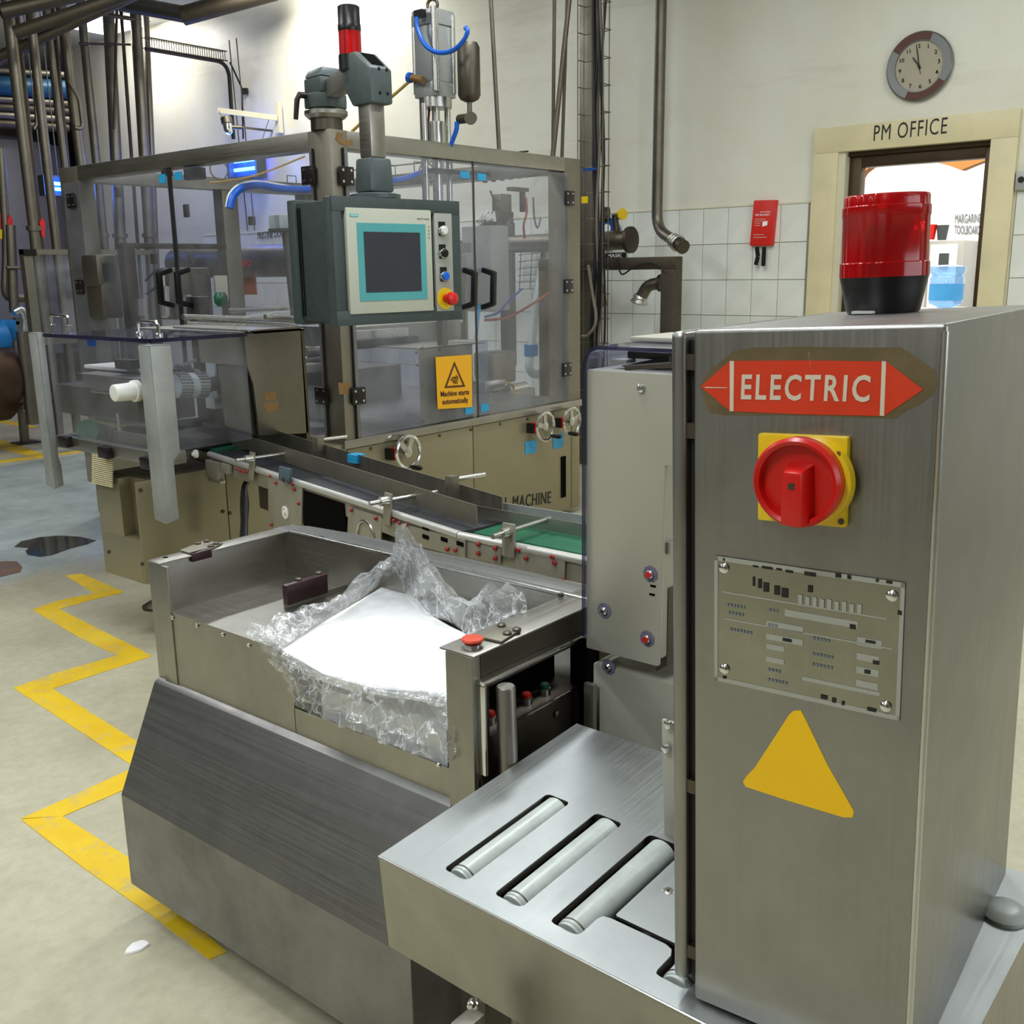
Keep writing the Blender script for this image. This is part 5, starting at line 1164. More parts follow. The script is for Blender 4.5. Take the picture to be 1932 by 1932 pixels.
# side plates
def sp2(fr, pts, th=.006, name='side_plate', mat='steel_satin', off=.004):
    nn = n1 if fr is side1 else n2; return M().prism([fr(*p, off) for p in pts], nn*th).build(name, mat, cv, bevel=.0015)
big = sp2(side1, [(508, 893), (573, 912), (571, 1000), (509, 996)])
M().lathe(side1(539, 967, .01), n1, [(.024, 0), (.024, .004), (.017, .006), (.017, .002), (.009, .002), (.009, .01)], 24).build('adjuster', 'white_plastic', cv)
sp2(side1, [(531, 879), (552, 885), (550, 912), (530, 905)], .01, 'plastic_plate', 'slate_plastic', .018)
for p in ((535, 905), (545, 908)): screw(cv, scm, side1(*p, .029), n1, 'plate_screw')
sp2(side1, [(396, 866), (420, 873), (421, 905), (398, 898)], .02, 'bearing_block'); sp2(side1, [(423, 872), (438, 877), (438, 894), (424, 890)], .016, 'bearing_block')
sp2(side1, [(400, 899), (425, 906), (425, 912), (402, 906)], .02, 'drip_tray', 'steel_bright')
sp2(side1, [(660, 956), (723, 975), (721, 1030), (658, 1010)]); sp2(side1, [(723, 978), (880, 1018), (880, 1052), (790, 1030), (723, 1003)], .006)
M().ring(side1(690, 1012, .012), n1, .05, .005, 28, 8).build('idler_ring', 'steel_bright', cv)
sp2(side2, [(880, 1020), (948, 1034), (946, 1066), (880, 1050)]); sp2(side2, [(974, 1036), (1068, 1056), (1066, 1104), (974, 1090)])
bm_ = proto(M().lathe((0, 0, 0), (0, 0, 1), [(.0062, 0), (.0062, .005), (.0048, .007)], 12), 'bolt_red')
for px in ((404, 872), (448, 885), (455, 888), (461, 890), (467, 890), (473, 893)): screw(cv, bm_, side1(*px, .012), n1, 'red_bolt')
for px in ((511, 898), (521, 911), (553, 913), (556, 923), (564, 950), (513, 990), (664, 962), (710, 978), (727, 979), (744, 982), (754, 987), (768, 990), (845, 1036), (860, 1038)): screw(cv, bm_, side1(*px, .012), n1, 'red_bolt')
for px in ((903, 1027), (903, 1044), (935, 1034), (935, 1053), (960, 1042), (979, 1037), (993, 1053), (1043, 1050), (1047, 1062), (1062, 1095)): screw(cv, bm_, side2(*px, .012), n2, 'red_bolt')
for px in ((803, 996), (803, 1013), (838, 1018), (868, 1026)):
    q = side1(*px, .011); M().prism([q-d1*.016-up*.006, q+d1*.016-up*.006, q+d1*.016+up*.006, q-d1*.016+up*.006], n1*.001).build('adjust_slot', 'dark_void', cv)
# drive box, hanging cables, support legs
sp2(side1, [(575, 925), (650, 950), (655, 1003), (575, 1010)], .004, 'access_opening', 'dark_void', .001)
M().lathe(ony(372, 856, Y0-.12), n1, [(.016, 0), (.016, .012), (.008, .012), (.008, .02)], 16).build('tension_knob', 'white_plastic', cv)
for k in range(4):
    pts = [ony(*p, Y0-.18+.01*k) for p in [(468+2*k, 905), (460+k, 918), (457+3*k, 950), (458+2*k, 985), (455+3*k, 1030)]]; M().tube(pts, .009, 8, 5).build('hanging_cable', ('cable_black', 'sign_blue', 'cable_grey', 'cable_black')[k], cv)
for f_, s_ in ((.27, P1), (.8, P1)):
    B = P1.lerp(P2, f_)-n1*.13
    M().box((B.x-.03, B.y-.03, 0), (B.x+.03, B.y+.03, ZC-HF)).build('support_leg', 'steel_matt', cv, bevel=.003); M().box((B.x-.08, B.y-.08, 0), (B.x+.08, B.y+.08, .01)).build('foot_plate', 'steel_dark', cv)
B = P2.lerp(P3, .6)-n2*.13; M().box((B.x-.03, B.y-.03, 0), (B.x+.03, B.y+.03, ZC-HF)).build('support_leg', 'steel_matt', cv, bevel=.003)
slab(P1+d1*.4, P2, n1, -.02, -BW+.02, ZC-.17, ZC-HF-.01, 'return_tray', 'steel_dark')

# =================================================================== FEED TROUGH
XT, XB, YT, YR, ZTt = 1.185, 1.534, 2.043, 1.063, .832
ft = thing('feed_trough', 'long steel sheet feed trough with sloping front cover', 'machine', (1.3, 1.6, 0))
YE = 1.12
M().prism([(1.063, YE, .08), (1.063, YE, .307), (1.172, YE, .545), (1.186, YE, .553), (1.196, YE, .55), (1.196, YE, .08)], (0, YT-YE, 0)).build('front_cover', 'steel_guard', ft, bevel=.002, angle=12)
zf1 = .724; q = onx(827, 1443, XT); zf2 = q.z
ysm = onx(555, 1340, XT).y
yst = ysm
M().box((XT+.001, ysm+.001, .1), (XT+.005, YT-.004, zf2)).build('front_sheet', 'steel', ft); M().box((XT+.001, YR, .1), (XT+.005, ysm-.001, zf2)).build('front_sheet', 'steel', ft)
M().box((XT+.001, yst, zf2), (XT+.005, YT-.004, zf1)).build('front_sheet', 'steel', ft)
M().box((XT+.005, yst, zf1-.004), (XB, YT-.02, zf1)).build('tray_floor', 'steel_y', ft)
M().box((XT+.005, YR+.05, zf2-.09), (XB, yst, zf2-.086)).build('tray_floor', 'steel_y', ft)
M().box((XT+.005, yst-.004, zf2-.09), (XB, yst, zf1)).build('step_plate', 'steel_x', ft)
M().box((XT+.01, YT-.04, zf1-.05), (XB+.05, YT-.002, ZTt-.005)).build('end_wall', 'steel_x', ft, bevel=.003)
M().box((XT, YT-.035, .545), (XT+.05, YT+.0, ZTt-.004)).build('front_post', 'steel', ft, bevel=.002)
yp = onx(323, 1152, XT).y; M().box((XT-.002, yp, .545), (XT+.004, YT-.03, ZTt-.004)).build('front_post', 'steel', ft, bevel=.001)
M().box((XT-.002, YT-.05, ZTt-.004), (XB+.06, YT, ZTt)).build('top_rim', 'steel_x', ft, bevel=.002)
M().box((XB, YR, .12), (XB+.004, YT-.04, ZTt)).build('back_wall', 'steel_y', ft)
rim = M().prism([(XB-.002, YR, ZTt-.003), (XB+.075, YR, ZTt-.003), (XB+.085, YR+.2, ZTt-.003), (XB+.085, YT-.2, ZTt-.003), (XB+.07, YT-.05, ZTt-.003), (XB+.04, YT, ZTt-.003), (XB-.002, YT, ZTt-.003)], (0, 0, .004)); rim.build('top_rim', 'steel_guard', ft, bevel=.001)
M().box((XB-.004, YR+.02, ZTt), (XB+.012, YT-.06, ZTt+.006)).build('rim_strip', 'steel_bright', ft, bevel=.002)
M().box((XB+.05, YR, .12), (XB+.055, YT, ZTt-.003)).build('outer_wall', 'steel_y', ft)
M().box((XT+.005, YR+.05, .1), (XB, YT-.05, zf2-.1)).build('lower_body', 'steel_dark', ft)
tsm = proto(M().lathe((0, 0, 0), (0, 0, 1), [(.005, 0), (.005, .002), (.0025, .004)], 10), 'chrome')
for px in ((326, 1165), (372, 1180), (421, 1197), (470, 1217), (828, 1443)): screw(ft, tsm, onx(*px, XT), (-1, 0, 0), 'panel_screw')
# right end: post, panel, recess with buttons
yq = onx(849, 1300, XT).y
M().box((XT-.01, YR+.0, .45), (XT+.012, yq, ZTt)).build('end_post', 'steel', ft, bevel=.003)
def e1(px, py, y=YR): return ony(px, py, y)
pe = [e1(899, 1240), e1(1112, 1128), e1(1112, 1330), e1(899, 1500)]
xo0, xo1 = e1(922, 1300).x, e1(1100, 1225).x; zo1 = e1(922, 1296).z; zo0 = e1(1092, 1305).z
zfl = e1(925, 1385).z
xe = XB+.055
zc_t = e1(905, 1283).z
m = M().box((XT+.012, YR, zo1), (xe, YR+.012, ZTt)).box((XT+.012, YR, .2), (xe, YR+.012, zfl)).box((XT+.012, YR, zfl), (xo0, YR+.012, zo1)).box((xo1, YR, zfl), (xe, YR+.012, zo1))
m.build('end_panel', 'steel_dark', ft)
m = M().box((xo0-.03, YR-.016, zc_t-.006), (xe, YR, zc_t+.003)).box((xo0-.03, YR-.016, .62), (xo0-.022, YR, zc_t-.006)); m.build('frame_flange', 'chrome', ft, bevel=.002)
M().box((xo0-.022, YR-.004, zfl-.04), (xe, YR, zc_t-.006)).box((0, 0, 0), (0, 0, 0)) if False else None
M().box((xo0-.02, YR+.068, zfl), (xo1, YR+.072, zo1)).build('recess_back', 'dark_void', ft)
M().box((xo0, YR+.012, zfl-.003), (xo1, YR+.068, zfl)).build('recess_shelf', 'steel_dark', ft)
M().box((xo0, YR-.001, zfl-.003), (xo1, YR+.001, zfl+.001)).build('shelf_edge', 'chrome', ft)
M().box((XT-.008, YR-.002, ZTt-.001), (xe+.03, YR+.075, ZTt+.003)).build('top_rim', 'steel_x', ft, bevel=.002)
for px, mt, lab in (((925, 1388), 'red', 'red push button'), ((993, 1343), 'red', 'red push button'), ((1027, 1327), 'green_button', 'green push button')):
    q = onz(px[0], px[1], zfl+.014); q = ony(px[0], px[1], YR+.035)
    b_ = M().lathe((q.x, q.y, zfl), (0, 0, 1), [(.012, 0), (.012, .010), (.009, .011)], 16).build('push_button', 'chrome', ft, label=lab); M().lathe((q.x, q.y, zfl+.011), (0, 0, 1), [(.010, 0), (.010, .005), (.007, .008)], 16).build('button_cap', mt, b_)
for px in ((981, 1256), (1051, 1220), (911, 1364), (1050, 1347)): screw(ft, scm, ony(*px, YR-.001), (0, -1, 0), 'panel_screw', label=None)
# e-stop on the post, catch plate, brown block, hinge
q = onz(892, 1218, ZTt+.004)
b_ = M().lathe((q.x, q.y, ZTt), (0, 0, 1), [(.013, 0), (.013, .008), (.010, .009), (.018, .012), (.0195, .015), (.018, .018), (.008, .019)], 28).build('emergency_stop', 'red_orange', ft, label='worn orange-red mushroom button')
M().lathe((q.x, q.y, ZTt+.0), (0, 0, 1), [(.0145, 0), (.0145, .008)], 24).build('button_collar', 'chrome', b_)
cp = [onz(*p, ZTt+.004) for p in [(902, 1204), (940, 1182), (984, 1190), (946, 1214)]]; c_ = M().prism(cp, (0, 0, .004)).build('catch_plate', 'steel_matt', ft, bevel=.001)
for p in ((946, 1181), (975, 1189), (957, 1196)): screw(c_, scm, onz(*p, ZTt+.008), (0, 0, 1), 'plate_screw')
cp = [onz(*p, ZTt+.001) for p in [(350, 1038), (380, 1024), (425, 1030), (400, 1044)]]; c_ = M().prism([onz(*p, ZTt+.001) for p in [(340, 1040), (385, 1022), (420, 1026), (400, 1037), (362, 1047)]], (0, 0, .003)).build('hinge_plate', 'steel_matt', ft)
for p in ((373, 1026), (390, 1022), (408, 1026), (398, 1031)): screw(c_, scm, onz(*p, ZTt+.004), (0, 0, 1), 'plate_screw')
a_ = onz(355, 1046, ZTt); b_ = onz(386, 1036, ZTt); M().box((a_.x, YT-.052, ZTt-.016), (b_.x+.002, YT-.036, ZTt+.004)).build('rubber_stop', 'brown_block', ft, bevel=.002)
M().cyl(onz(312, 1052, ZTt), onz(312, 1052, ZTt)+Vector((0, 0, .0006)), .006).build('rim_hole', 'dark_void', ft)
M().cyl(onz(1058, 1125, ZTt+.006), onz(1058, 1125, ZTt+.006)+Vector((0, 0, .006)), .006).build('rim_bolt', 'steel_dark', ft)
# divider carrying the brown block
A, B = onz(543, 1141, zf1+.012), onz(622, 1108, zf1+.012)
B2 = onz(668, 1092, zf1+.012); yd = (A.y+B.y)/2
M().box((A.x, yd-.003, zf2-.09), (XB, yd+.003, zf1+.012)).build('divider', 'steel_x', ft)
zt5 = ony(543, 1103, yd-.01).z; xb5 = ony(622, 1108, yd-.02).x
bb = M().box((A.x-.002, yd-.016, zf1+.010), (xb5, yd+.002, zt5)).build('brown_block', 'brown_block', ft, bevel=.004)
for p in ((563, 1094), (601, 1082)): screw(bb, scm, onz(*p, zt5), (0, 0, 1), 'block_screw')
# round bar standing in front of the end panel
A = ony(954, 1294, YR-.034); B = ony(972, 1455, YR-.034)
st_ = solo(M().lathe(Vector((B.x, B.y, .0)), (A-Vector((B.x, B.y, .0))), [(.0165, 0), (.0165, (A-Vector((B.x, B.y, 0))).length-.003), (.0145, (A-Vector((B.x, B.y, 0))).length)], 24), 'locking_bar', 'steel', 'round polished steel bar standing before the trough end recess', 'bar')

# ------------------------------------------------------------------ stack of sheets and crumpled bag
ZSK = zf1+.028
sk = [(531, 1226), (548, 1214), (575, 1196), (622, 1166), (680, 1132), (722, 1106), (742, 1102), (762, 1112), (783, 1128), (812, 1160), (850, 1180), (905, 1200), (905, 1290), (850, 1316), (838, 1310), (792, 1304), (725, 1301), (660, 1288), (612, 1273), (570, 1248)]
o = thing('sheet_stack', 'thick stack of bright white sheets inside the clear bag', 'paper', (1.35, 1.3, zf2-.086))
def skp(px, py):
    # the pile sags towards its front edge and its left corner
    front = py > 1226+(px-531)*.07
    xs_, zs_ = ((531, 570, 612, 660, 725, 792, 838, 870), (.730, .722, .713, .709, .711, .727, .736, .740)) if front else ((531, 575, 622, 680, 900), (.730, .737, .744, ZSK, ZSK))
    return onz(px, py, float(np.interp(px, xs_, zs_)))
sk = [(531, 1226), (548, 1214), (575, 1196), (622, 1166), (680, 1132), (722, 1106), (742, 1102), (762, 1112), (783, 1128), (812, 1160), (850, 1182), (880, 1196), (873, 1225), (868, 1318), (846, 1314), (838, 1311), (792, 1304), (725, 1301), (660, 1288), (612, 1273), (570, 1248)]
base0 = [skp(*p) for p in sk]; cen = sum(base0, Vector())/len(base0); cen.z = .741
for k in range(2):
    top = [Vector((cen.x+(q.x-cen.x)*(1-.006*(k % 2)), cen.y+(q.y-cen.y)*(1-.004*((k+1) % 2)), q.z-.009*k)) for q in base0]
    n_ = len(top); m = M(); c_ = cen-Vector((0, 0, .009*k))
    m.v = top+[q-Vector((0, 0, .0078)) for q in top]+[c_, c_-Vector((0, 0, .0078))]
    m.f = [(i, (i+1) % n_, 2*n_) for i in range(n_)]+[(n_+(i+1) % n_, n_+i, 2*n_+1) for i in range(n_)]+[(i, n_+i, n_+(i+1) % n_, (i+1) % n_) for i in range(n_)]
    m.build('sheet_bundle', 'paper', o, angle=50)
M().box((XT+.03, YR+.10, zf2-.086), (XB-.04, yst-.05, min(q.z for q in base0)-.05)).build('sheet_bundle', 'paper', o)
# film: ring of pleats between an inner line on the stack and an outer edge
F_ = lambda x, y: (440+x/3.22, 980+y/3.22)
def wx(p, X): return onx(*F_(*p), X)
def wz(p, z): return onz(*F_(*p), z)
def wy(p, y): return ony(*F_(*p), y)
ring_ = [ # inner pt (crop px), inner z, outer pt, placing, value
 ((285, 800), ZSK, (80, 680), 'z', ZSK+.005), ((380, 740), ZSK, (200, 640), 'z', ZSK+.015), ((500, 665), ZSK, (355, 560), 'z', ZSK+.02), ((620, 600), ZSK, (500, 535), 'z', ZSK+.03),
 ((700, 545), ZSK, (620, 515), 'z', ZSK+.035), ((780, 490), ZSK, (700, 430), 'z', ZSK+.06), ((850, 440), ZSK, (840, 310), 'z', ZSK+.10), ((900, 400), ZSK, (925, 260), 'z', ZSK+.12),
 ((940, 398), ZSK, (1000, 180), 'z', ZSK+.15), ((975, 405), ZSK, (997, 50), 'z', ZSK+.19), ((1000, 415), ZSK, (1055, 58), 'z', ZSK+.19), ((1030, 440), ZSK, (1130, 140), 'z', ZSK+.165),
 ((1060, 480), ZSK, (1200, 260), 'z', ZSK+.14), ((1100, 520), ZSK, (1280, 370), 'z', ZSK+.10), ((1150, 575), ZSK, (1380, 490), 'z', ZSK+.07), ((1220, 605), ZSK, (1450, 495), 'z', ZSK+.08),
 ((1290, 625), ZSK, (1520, 470), 'z', ZSK+.10), ((1340, 650), ZSK, (1560, 420), 'z', ZSK+.12), ((1370, 670), ZSK, (1640, 400), 'z', ZSK+.12), ((1400, 700), ZSK, (1745, 450), 'z', ZSK+.11),
 ((1430, 730), ZSK, (1780, 560), 'z', ZSK+.085), ((1430, 780), ZSK, (1640, 640), 'z', ZSK+.07), ((1400, 850), ZSK, (1480, 800), 'z', ZSK+.03), ((1380, 960), ZSK, (1420, 1000), 'x', XT+.03),
 ((1340, 1070), ZSK, (1370, 1400), 'x', XT-.01), ((1300, 1072), ZSK, (1310, 1475), 'x', XT-.012), ((1240, 1060), ZSK, (1200, 1462), 'x', XT-.014), ((1160, 1048), ZSK, (1000, 1385), 'x', XT-.015),
 ((1080, 1042), ZSK, (880, 1345), 'x', XT-.015), ((980, 1030), ZSK, (780, 1310), 'x', XT-.015), ((880, 1015), ZSK, (650, 1265), 'x', XT-.015), ((780, 1005), ZSK, (520, 1200), 'x', XT-.015),
 ((690, 990), ZSK, (420, 1150), 'x', XT-.013), ((600, 962), ZSK, (355, 1080), 'x', XT-.012), ((500, 930), ZSK, (320, 1000), 'x', XT-.010), ((420, 880), ZSK, (260, 920), 'x', XT-.008),
 ((350, 840), ZSK, (200, 830), 'x', XT-.004), ((310, 815), ZSK, (130, 745), 'z', ZSK+.0)]
def film(seed, amp, lift, shrink, name_):
    IN = [skp(*F_(*r[0]))+Vector((0, 0, .003+lift)) for r in ring_]; OU = [(wz if r[3] == 'z' else wx)(r[2], r[4]) for r in ring_]
    NR, NA = 26, len(ring_)*8; vs = []
    def cr(L, t):
        n_ = len(L); i = int(t) % n_; f_ = t-int(t); a, b, c_, d_ = L[(i-1) % n_], L[i], L[(i+1) % n_], L[(i+2) % n_]
        return .5*((2*b)+(c_-a)*f_+(2*a-5*b+4*c_-d_)*f_*f_+(3*b-a-3*c_+d_)*f_**3)
    for j in range(NA):
        t_ = j/8; a, b = cr(IN, t_), cr(OU, t_)
        for i in range(NR+1):
            u_ = i/NR; p = a.lerp(b, u_*shrink); drop = b.z < ZSK-.02
            if drop: p.z = a.z+(b.z-a.z)*(u_*shrink)**1.6; 
            p.z += .012*math.sin(math.pi*u_) if not drop else 0
            q = (Vector((p.x, p.y*.45, p.z*1.3)) if drop else p*1.0)+Vector((seed*3.1, seed*1.7, 0)); k_ = min(1, u_*4+.02)
            r1 = 1-abs(mnoise.noise(q*11))*2; r2 = 1-abs(mnoise.noise(q*24+Vector((5, 1, 2))))*2; r3 = mnoise.noise(q*60)
            disp = amp*(1.0*r1+.5*r2+.12*r3-.6)*k_
            ple = .006*math.sin(t_*5.3+3*mnoise.noise(q*4))*u_
            nv = Vector((-.35, -.1, 1)).normalized() if not drop else Vector((-1, -.1, .3)).normalized()
            p = p+nv*(disp+ple)
            if drop and u_ > .3: p.x = min(p.x, XT-.003)
            else: p.z = max(p.z, a.z+.001) if u_ < .5 and not drop else max(p.z, .45)
            vs.append(p)
    m = M(); m.v = vs
    for j in range(NA):
        for i in range(NR):
            a, b = j*(NR+1)+i, ((j+1) % NA)*(NR+1)+i; m.f.append((a, a+1, b+1, b))
    return m
o = thing('plastic_bag', 'crumpled clear polythene bag opened around the white sheets', 'bag', (1.3, 1.4, .72))
film(1, .011, 0, 1.0, 'f').build('outer_film', 'film', o, angle=24)
film(2, .014, .004, .86, 'f').build('inner_film', 'film', o, angle=24)
# =================================================================== CHECKWEIGHER COLUMN
XK = 1.45
cw = thing('sensor_column', 'tall grey-beige sheet metal column behind the roller table', 'column', (XK+.15, .95, 0))
c0, c1, c2_, c3 = onx(1112, 697, XK), onx(1300, 707, XK), onx(1285, 1275, XK), onx(1100, 1221, XK)
yk1 = onx(1255, 880, XK).y; yk2 = onx(1240, 1262, XK).y; yk0 = onx(1106, 950, XK).y; zk1 = c0.z; zk0 = onx(1100, 1221, XK).z; yR0 = onx(1263, 760, XK).y
m = M().prism([(XK, yk0, zk0), (XK, yk0, zk1), (XK, yR0-.06, zk1), (XK, yR0-.06, onx(1262, 880, XK).z), (XK, yk1, onx(1262, 880, XK).z), (XK, yk2, zk0)], (.012, 0, 0))
m.build('front_cover', 'column_paint', cw, bevel=.003)
M().box((XK+.012, yk2, zk0+.01), (XK+.25, yk0, zk1-.0)).build('housing', 'column_paint', cw, bevel=.004)
M().prism([onx(*p, XK+.03) for p in [(1240, 1120), (1262, 1110), (1258, 1255), (1237, 1268)]], (.1, 0, 0)).build('side_plate', 'steel_dark', cw)
M().box(onx(1237, 1020, XK+.02), onx(1266, 1046, XK+.02)+Vector((.02, 0, 0))).build('side_bracket', 'column_paint', cw)
zb5 = onx(1118, 1372, XK+.02).z; yb5, yb6 = onx(1119, 1300, XK+.02).y, .70
M().box((XK+.02, yb6, .12), (XK+.26, yb5, onx(1118, 1250, XK+.02).z)).build('lower_housing', 'column_paint', cw, bevel=.003)
M().box((XK+.0, onx(1120, 1300, XK).y, .35), (XK+.012, onx(1101, 1300, XK).y, onx(1101, 1288, XK).z)).build('corner_post', 'steel', cw, bevel=.002)
M().box((XK+.03, yb5, .3), (XK+.04, yb5+.06, zk0)).build('gap_shade', 'dark_void', cw)  # black sheet painted in for the shade between trough and column
smp = proto(M().lathe((0, 0, 0), (0, 0, 1), [(.0075, 0), (.0075, .003), (.004, .006)], 14), 'chrome'); smr = proto(M().lathe((0, 0, 0), (0, 0, 1), [(.0055, 0), (.0055, .007), (.003, .007)], 12), 'red')
wsh = proto(M().lathe((0, 0, 0), (0, 0, 1), [(.015, 0), (.015, .0006)], 9), 'dye_mark')
for px, k in (((1210, 732), 0), ((1227, 1083), 1), ((1140, 1152), 2), ((1221, 1205), 1), ((1148, 1258), 2)):
    xx = XK-.0005 if px[1] < 1240 else XK+.0195
    q = onx(*px, xx)
    if k: screw(cw, wsh, q, (-1, 0, 0), 'washer')
    screw(cw, smp, q-Vector((.001, 0, 0)), (-1, 0, 0), 'cover_screw')
    if k == 1: screw(cw, smr, q-Vector((.002, 0, 0)), (-1, 0, 0), 'red_cap')
for px in ((1232, 1106), (1230, 1122)):
    q = onx(*px, XK-.0006); M().box(q-Vector((0, .0055, .002)), q+Vector((.0005, .0055, .002))).build('slot', 'dark_void', cw)
# acrylic hood: bent sheet with a dark edge
yh = onx(1103, 800, XK).y; zh = onx(1130, 652, XK).z; yh2 = .62
prof = [(yh, .8), (yh, zh-.04), (yh-.004, zh-.02), (yh-.014, zh-.006), (yh-.03, zh), (yh2, zh)]
pin = [(yh-.006, .8), (yh-.006, zh-.04), (yh-.010, zh-.024), (yh-.017, zh-.012), (yh-.03, zh-.006), (yh2, zh-.006)]
def hood(x, w_, mt, nm):
    m = M(); n_ = len(prof)
    for a, b in zip(range(n_-1), range(1, n_)):
        m.hexa([(x, *prof[a]), (x+w_, *prof[a]), (x+w_, *pin[a]), (x, *pin[a]), (x, *prof[b]), (x+w_, *prof[b]), (x+w_, *pin[b]), (x, *pin[b])])
    return m.build(nm, mt, cw)
hood(XK-.004, .27, 'acrylic_lid', 'acrylic_hood'); hood(XK-.008, .004, 'poly_edge', 'hood_edge')
zz = onx(1190, 633, XK+.12).z; M().box((XK+.10, .5, zh+.001), (XK+.24, onx(1188, 645, XK+.1).y, zz)).build('top_box', 'column_paint', cw, bevel=.003)
M().box(onx(1183, 662, XK+.05), onx(1266, 680, XK+.05)+Vector((.10, 0, 0))).build('scan_head', 'black', cw, bevel=.003)
M().prism([onx(*p, XK+.04) for p in [(1172, 690), (1262, 672), (1262, 684), (1182, 694)]], (.05, 0, 0)).build('scan_bracket', 'black', cw)
M().box(onx(1153, 677, XK+.03), onx(1182, 686, XK+.03)+Vector((.03, 0, 0))).build('sensor_block', 'panel_grey', cw, bevel=.002)
for k in range(3): M().cyl(onx(1180, 692+2*k, XK+.02), onx(1266, 686+2*k, XK+.02), .003, 6).build('guide_wire', 'steel_dark', cw)

# =================================================================== ROLLER TABLE
tx = Vector((.99734, -.01791, .07064)); ty0 = Vector((.02152, .99977, -.00033)); tn = tx.cross(ty0).normalized()
FT = Frame(onz(713, 1615, .62), tx, 0, tn)
tb = thing('roller_table', 'slotted stainless steel roller table in the foreground', 'table', frame=FT)
tl_ = lambda x, y, z=0: FT.hit(x, y, 2, z)
LX = tl_(1103, 1370).x; YMIN = (tl_(1855, 1932).y+tl_(1932, 1770).y)/2-.0
def plate_holes(outer, holes, th):
    cu = bpy.data.curves.new('p', 'CURVE'); cu.dimensions = '2D'; cu.fill_mode = 'BOTH'; cu.extrude = th/2
    for pts in [outer]+holes:
        sp = cu.splines.new('POLY'); sp.points.add(len(pts)-1); sp.use_cyclic_u = True
        for p_, q_ in zip(sp.points, pts): p_.co = (q_[0], q_[1], 0, 1)
    o = bpy.data.objects.new('p', cu); C.objects.link(o); bpy.context.view_layer.update()
    me = bpy.data.meshes.new_from_object(o.evaluated_get(bpy.context.evaluated_depsgraph_get())); bpy.data.objects.remove(o)
    m = M(); m.v = [v.co.copy() for v in me.vertices]; m.f = [tuple(p.vertices) for p in me.polygons]; return m
def rnd_rect(x0, x1, y0, y1, r, n=5):
    out = []
    for cx, cy, a0 in ((x1-r, y1-r, 0), (x0+r, y1-r, 90), (x0+r, y0+r, 180), (x1-r, y0+r, 270)):
        for k in range(n+1): a = rad(a0+90*k/n); out.append((cx+r*math.cos(a), cy+r*math.sin(a)))
    return out
def avg(*v): return sum(v)/len(v)
sl = []
for nl, fl, frr, nr in (((834, 1640), (1035, 1497), (1083, 1510), (880, 1661)), ((930, 1686), (1125, 1535), (1177, 1553), (983, 1712))):
    a, b, c_, d_ = tl_(*nl), tl_(*fl), tl_(*frr), tl_(*nr); sl.append((avg(a.x, d_.x), avg(b.x, c_.x), avg(d_.y, c_.y), avg(a.y, b.y)))
a3, b3 = tl_(1034, 1736), tl_(1225, 1578); c3_ = tl_(1086, 1770); yR3 = tl_(1142, 1733).y
lip = tl_(1150, 1731).x; d4 = tl_(1268, 1795); e4 = tl_(1230, 1846); w3 = avg(sl[0][3]-sl[0][2], sl[1][3]-sl[1][2])
x0s, x1s = avg(sl[0][0], sl[1][0], a3.x), avg(sl[0][1], sl[1][1], b3.x)
y3 = avg(a3.y, b3.y); y3r = y3-w3; y4 = avg(e4.y, d4.y); y4r = y4-w3
r_ = .008
bigh = [(x0s+r_, y3), (x0s+.002, y3-.002), (x0s, y3-r_), (x0s, y3r+r_), (x0s+.002, y3r+.002), (x0s+r_, y3r), (lip-.012, y3r), (lip-.003, y3r-.003), (lip, y3r-.014), (lip, y4+.016), (lip-.004, y4+.005), (lip-.014, y4), (x0s+r_, y4), (x0s+.002, y4-.002), (x0s, y4-r_), (x0s, y4r+r_), (x0s+.002, y4r+.002), (x0s+r_, y4r), (x1s-r_, y4r), (x1s-.002, y4r+.002), (x1s, y4r+r_), (x1s, y3-r_), (x1s-.002, y3-.002), (x1s-r_, y3)]
y5 = tl_(1366, 1908).y; y5 = min(y5, y4r-.02)
holes = [rnd_rect(x0s, x1s, s_[2], s_[3], .008) for s_ in sl]+[bigh, rnd_rect(x0s, x1s, y5-w3, y5, .008)]
pm = plate_holes([(0, 0), (LX, 0), (LX, YMIN), (0, YMIN)], holes, .003); pm.v = [v-Vector((0, 0, .0015)) for v in pm.v]
pm.build('table_top', 'steel_table', tb, local=True, angle=60)
# thin returned edges round every slot
m = M()
for h_ in holes:
    n_ = len(h_)
    for k in range(n_):
        a, b = h_[k], h_[(k+1) % n_]; m.add([(a[0], a[1], -.0005), (b[0], b[1], -.0005), (b[0], b[1], -.012), (a[0], a[1], -.012)], [(0, 1, 2, 3)])
m.build('slot_return', 'steel_dark', tb, local=True)
hs = -FT.hit(718, 1776, 0, 0).z
M().box((0, YMIN, -hs), (.002, 0, -.0015)).box((0, -.002, -hs), (LX, 0, -.0015)).box((0, YMIN, -hs), (LX, YMIN+.002, -.0015)).box((LX-.002, YMIN, -hs), (LX, 0, -.0015)).build('skirt', 'steel', tb, local=True)
M().tube([(0.001, -.001, -.0015), (.001, YMIN+.001, -.0015)], .0022, 8).build('front_edge', 'steel_bright', tb, local=True)
M().box((.004, YMIN+.004, -.07), (LX-.004, -.004, -.064)).build('roller_bed', 'steel_dark', tb, local=True)
RR = .0225
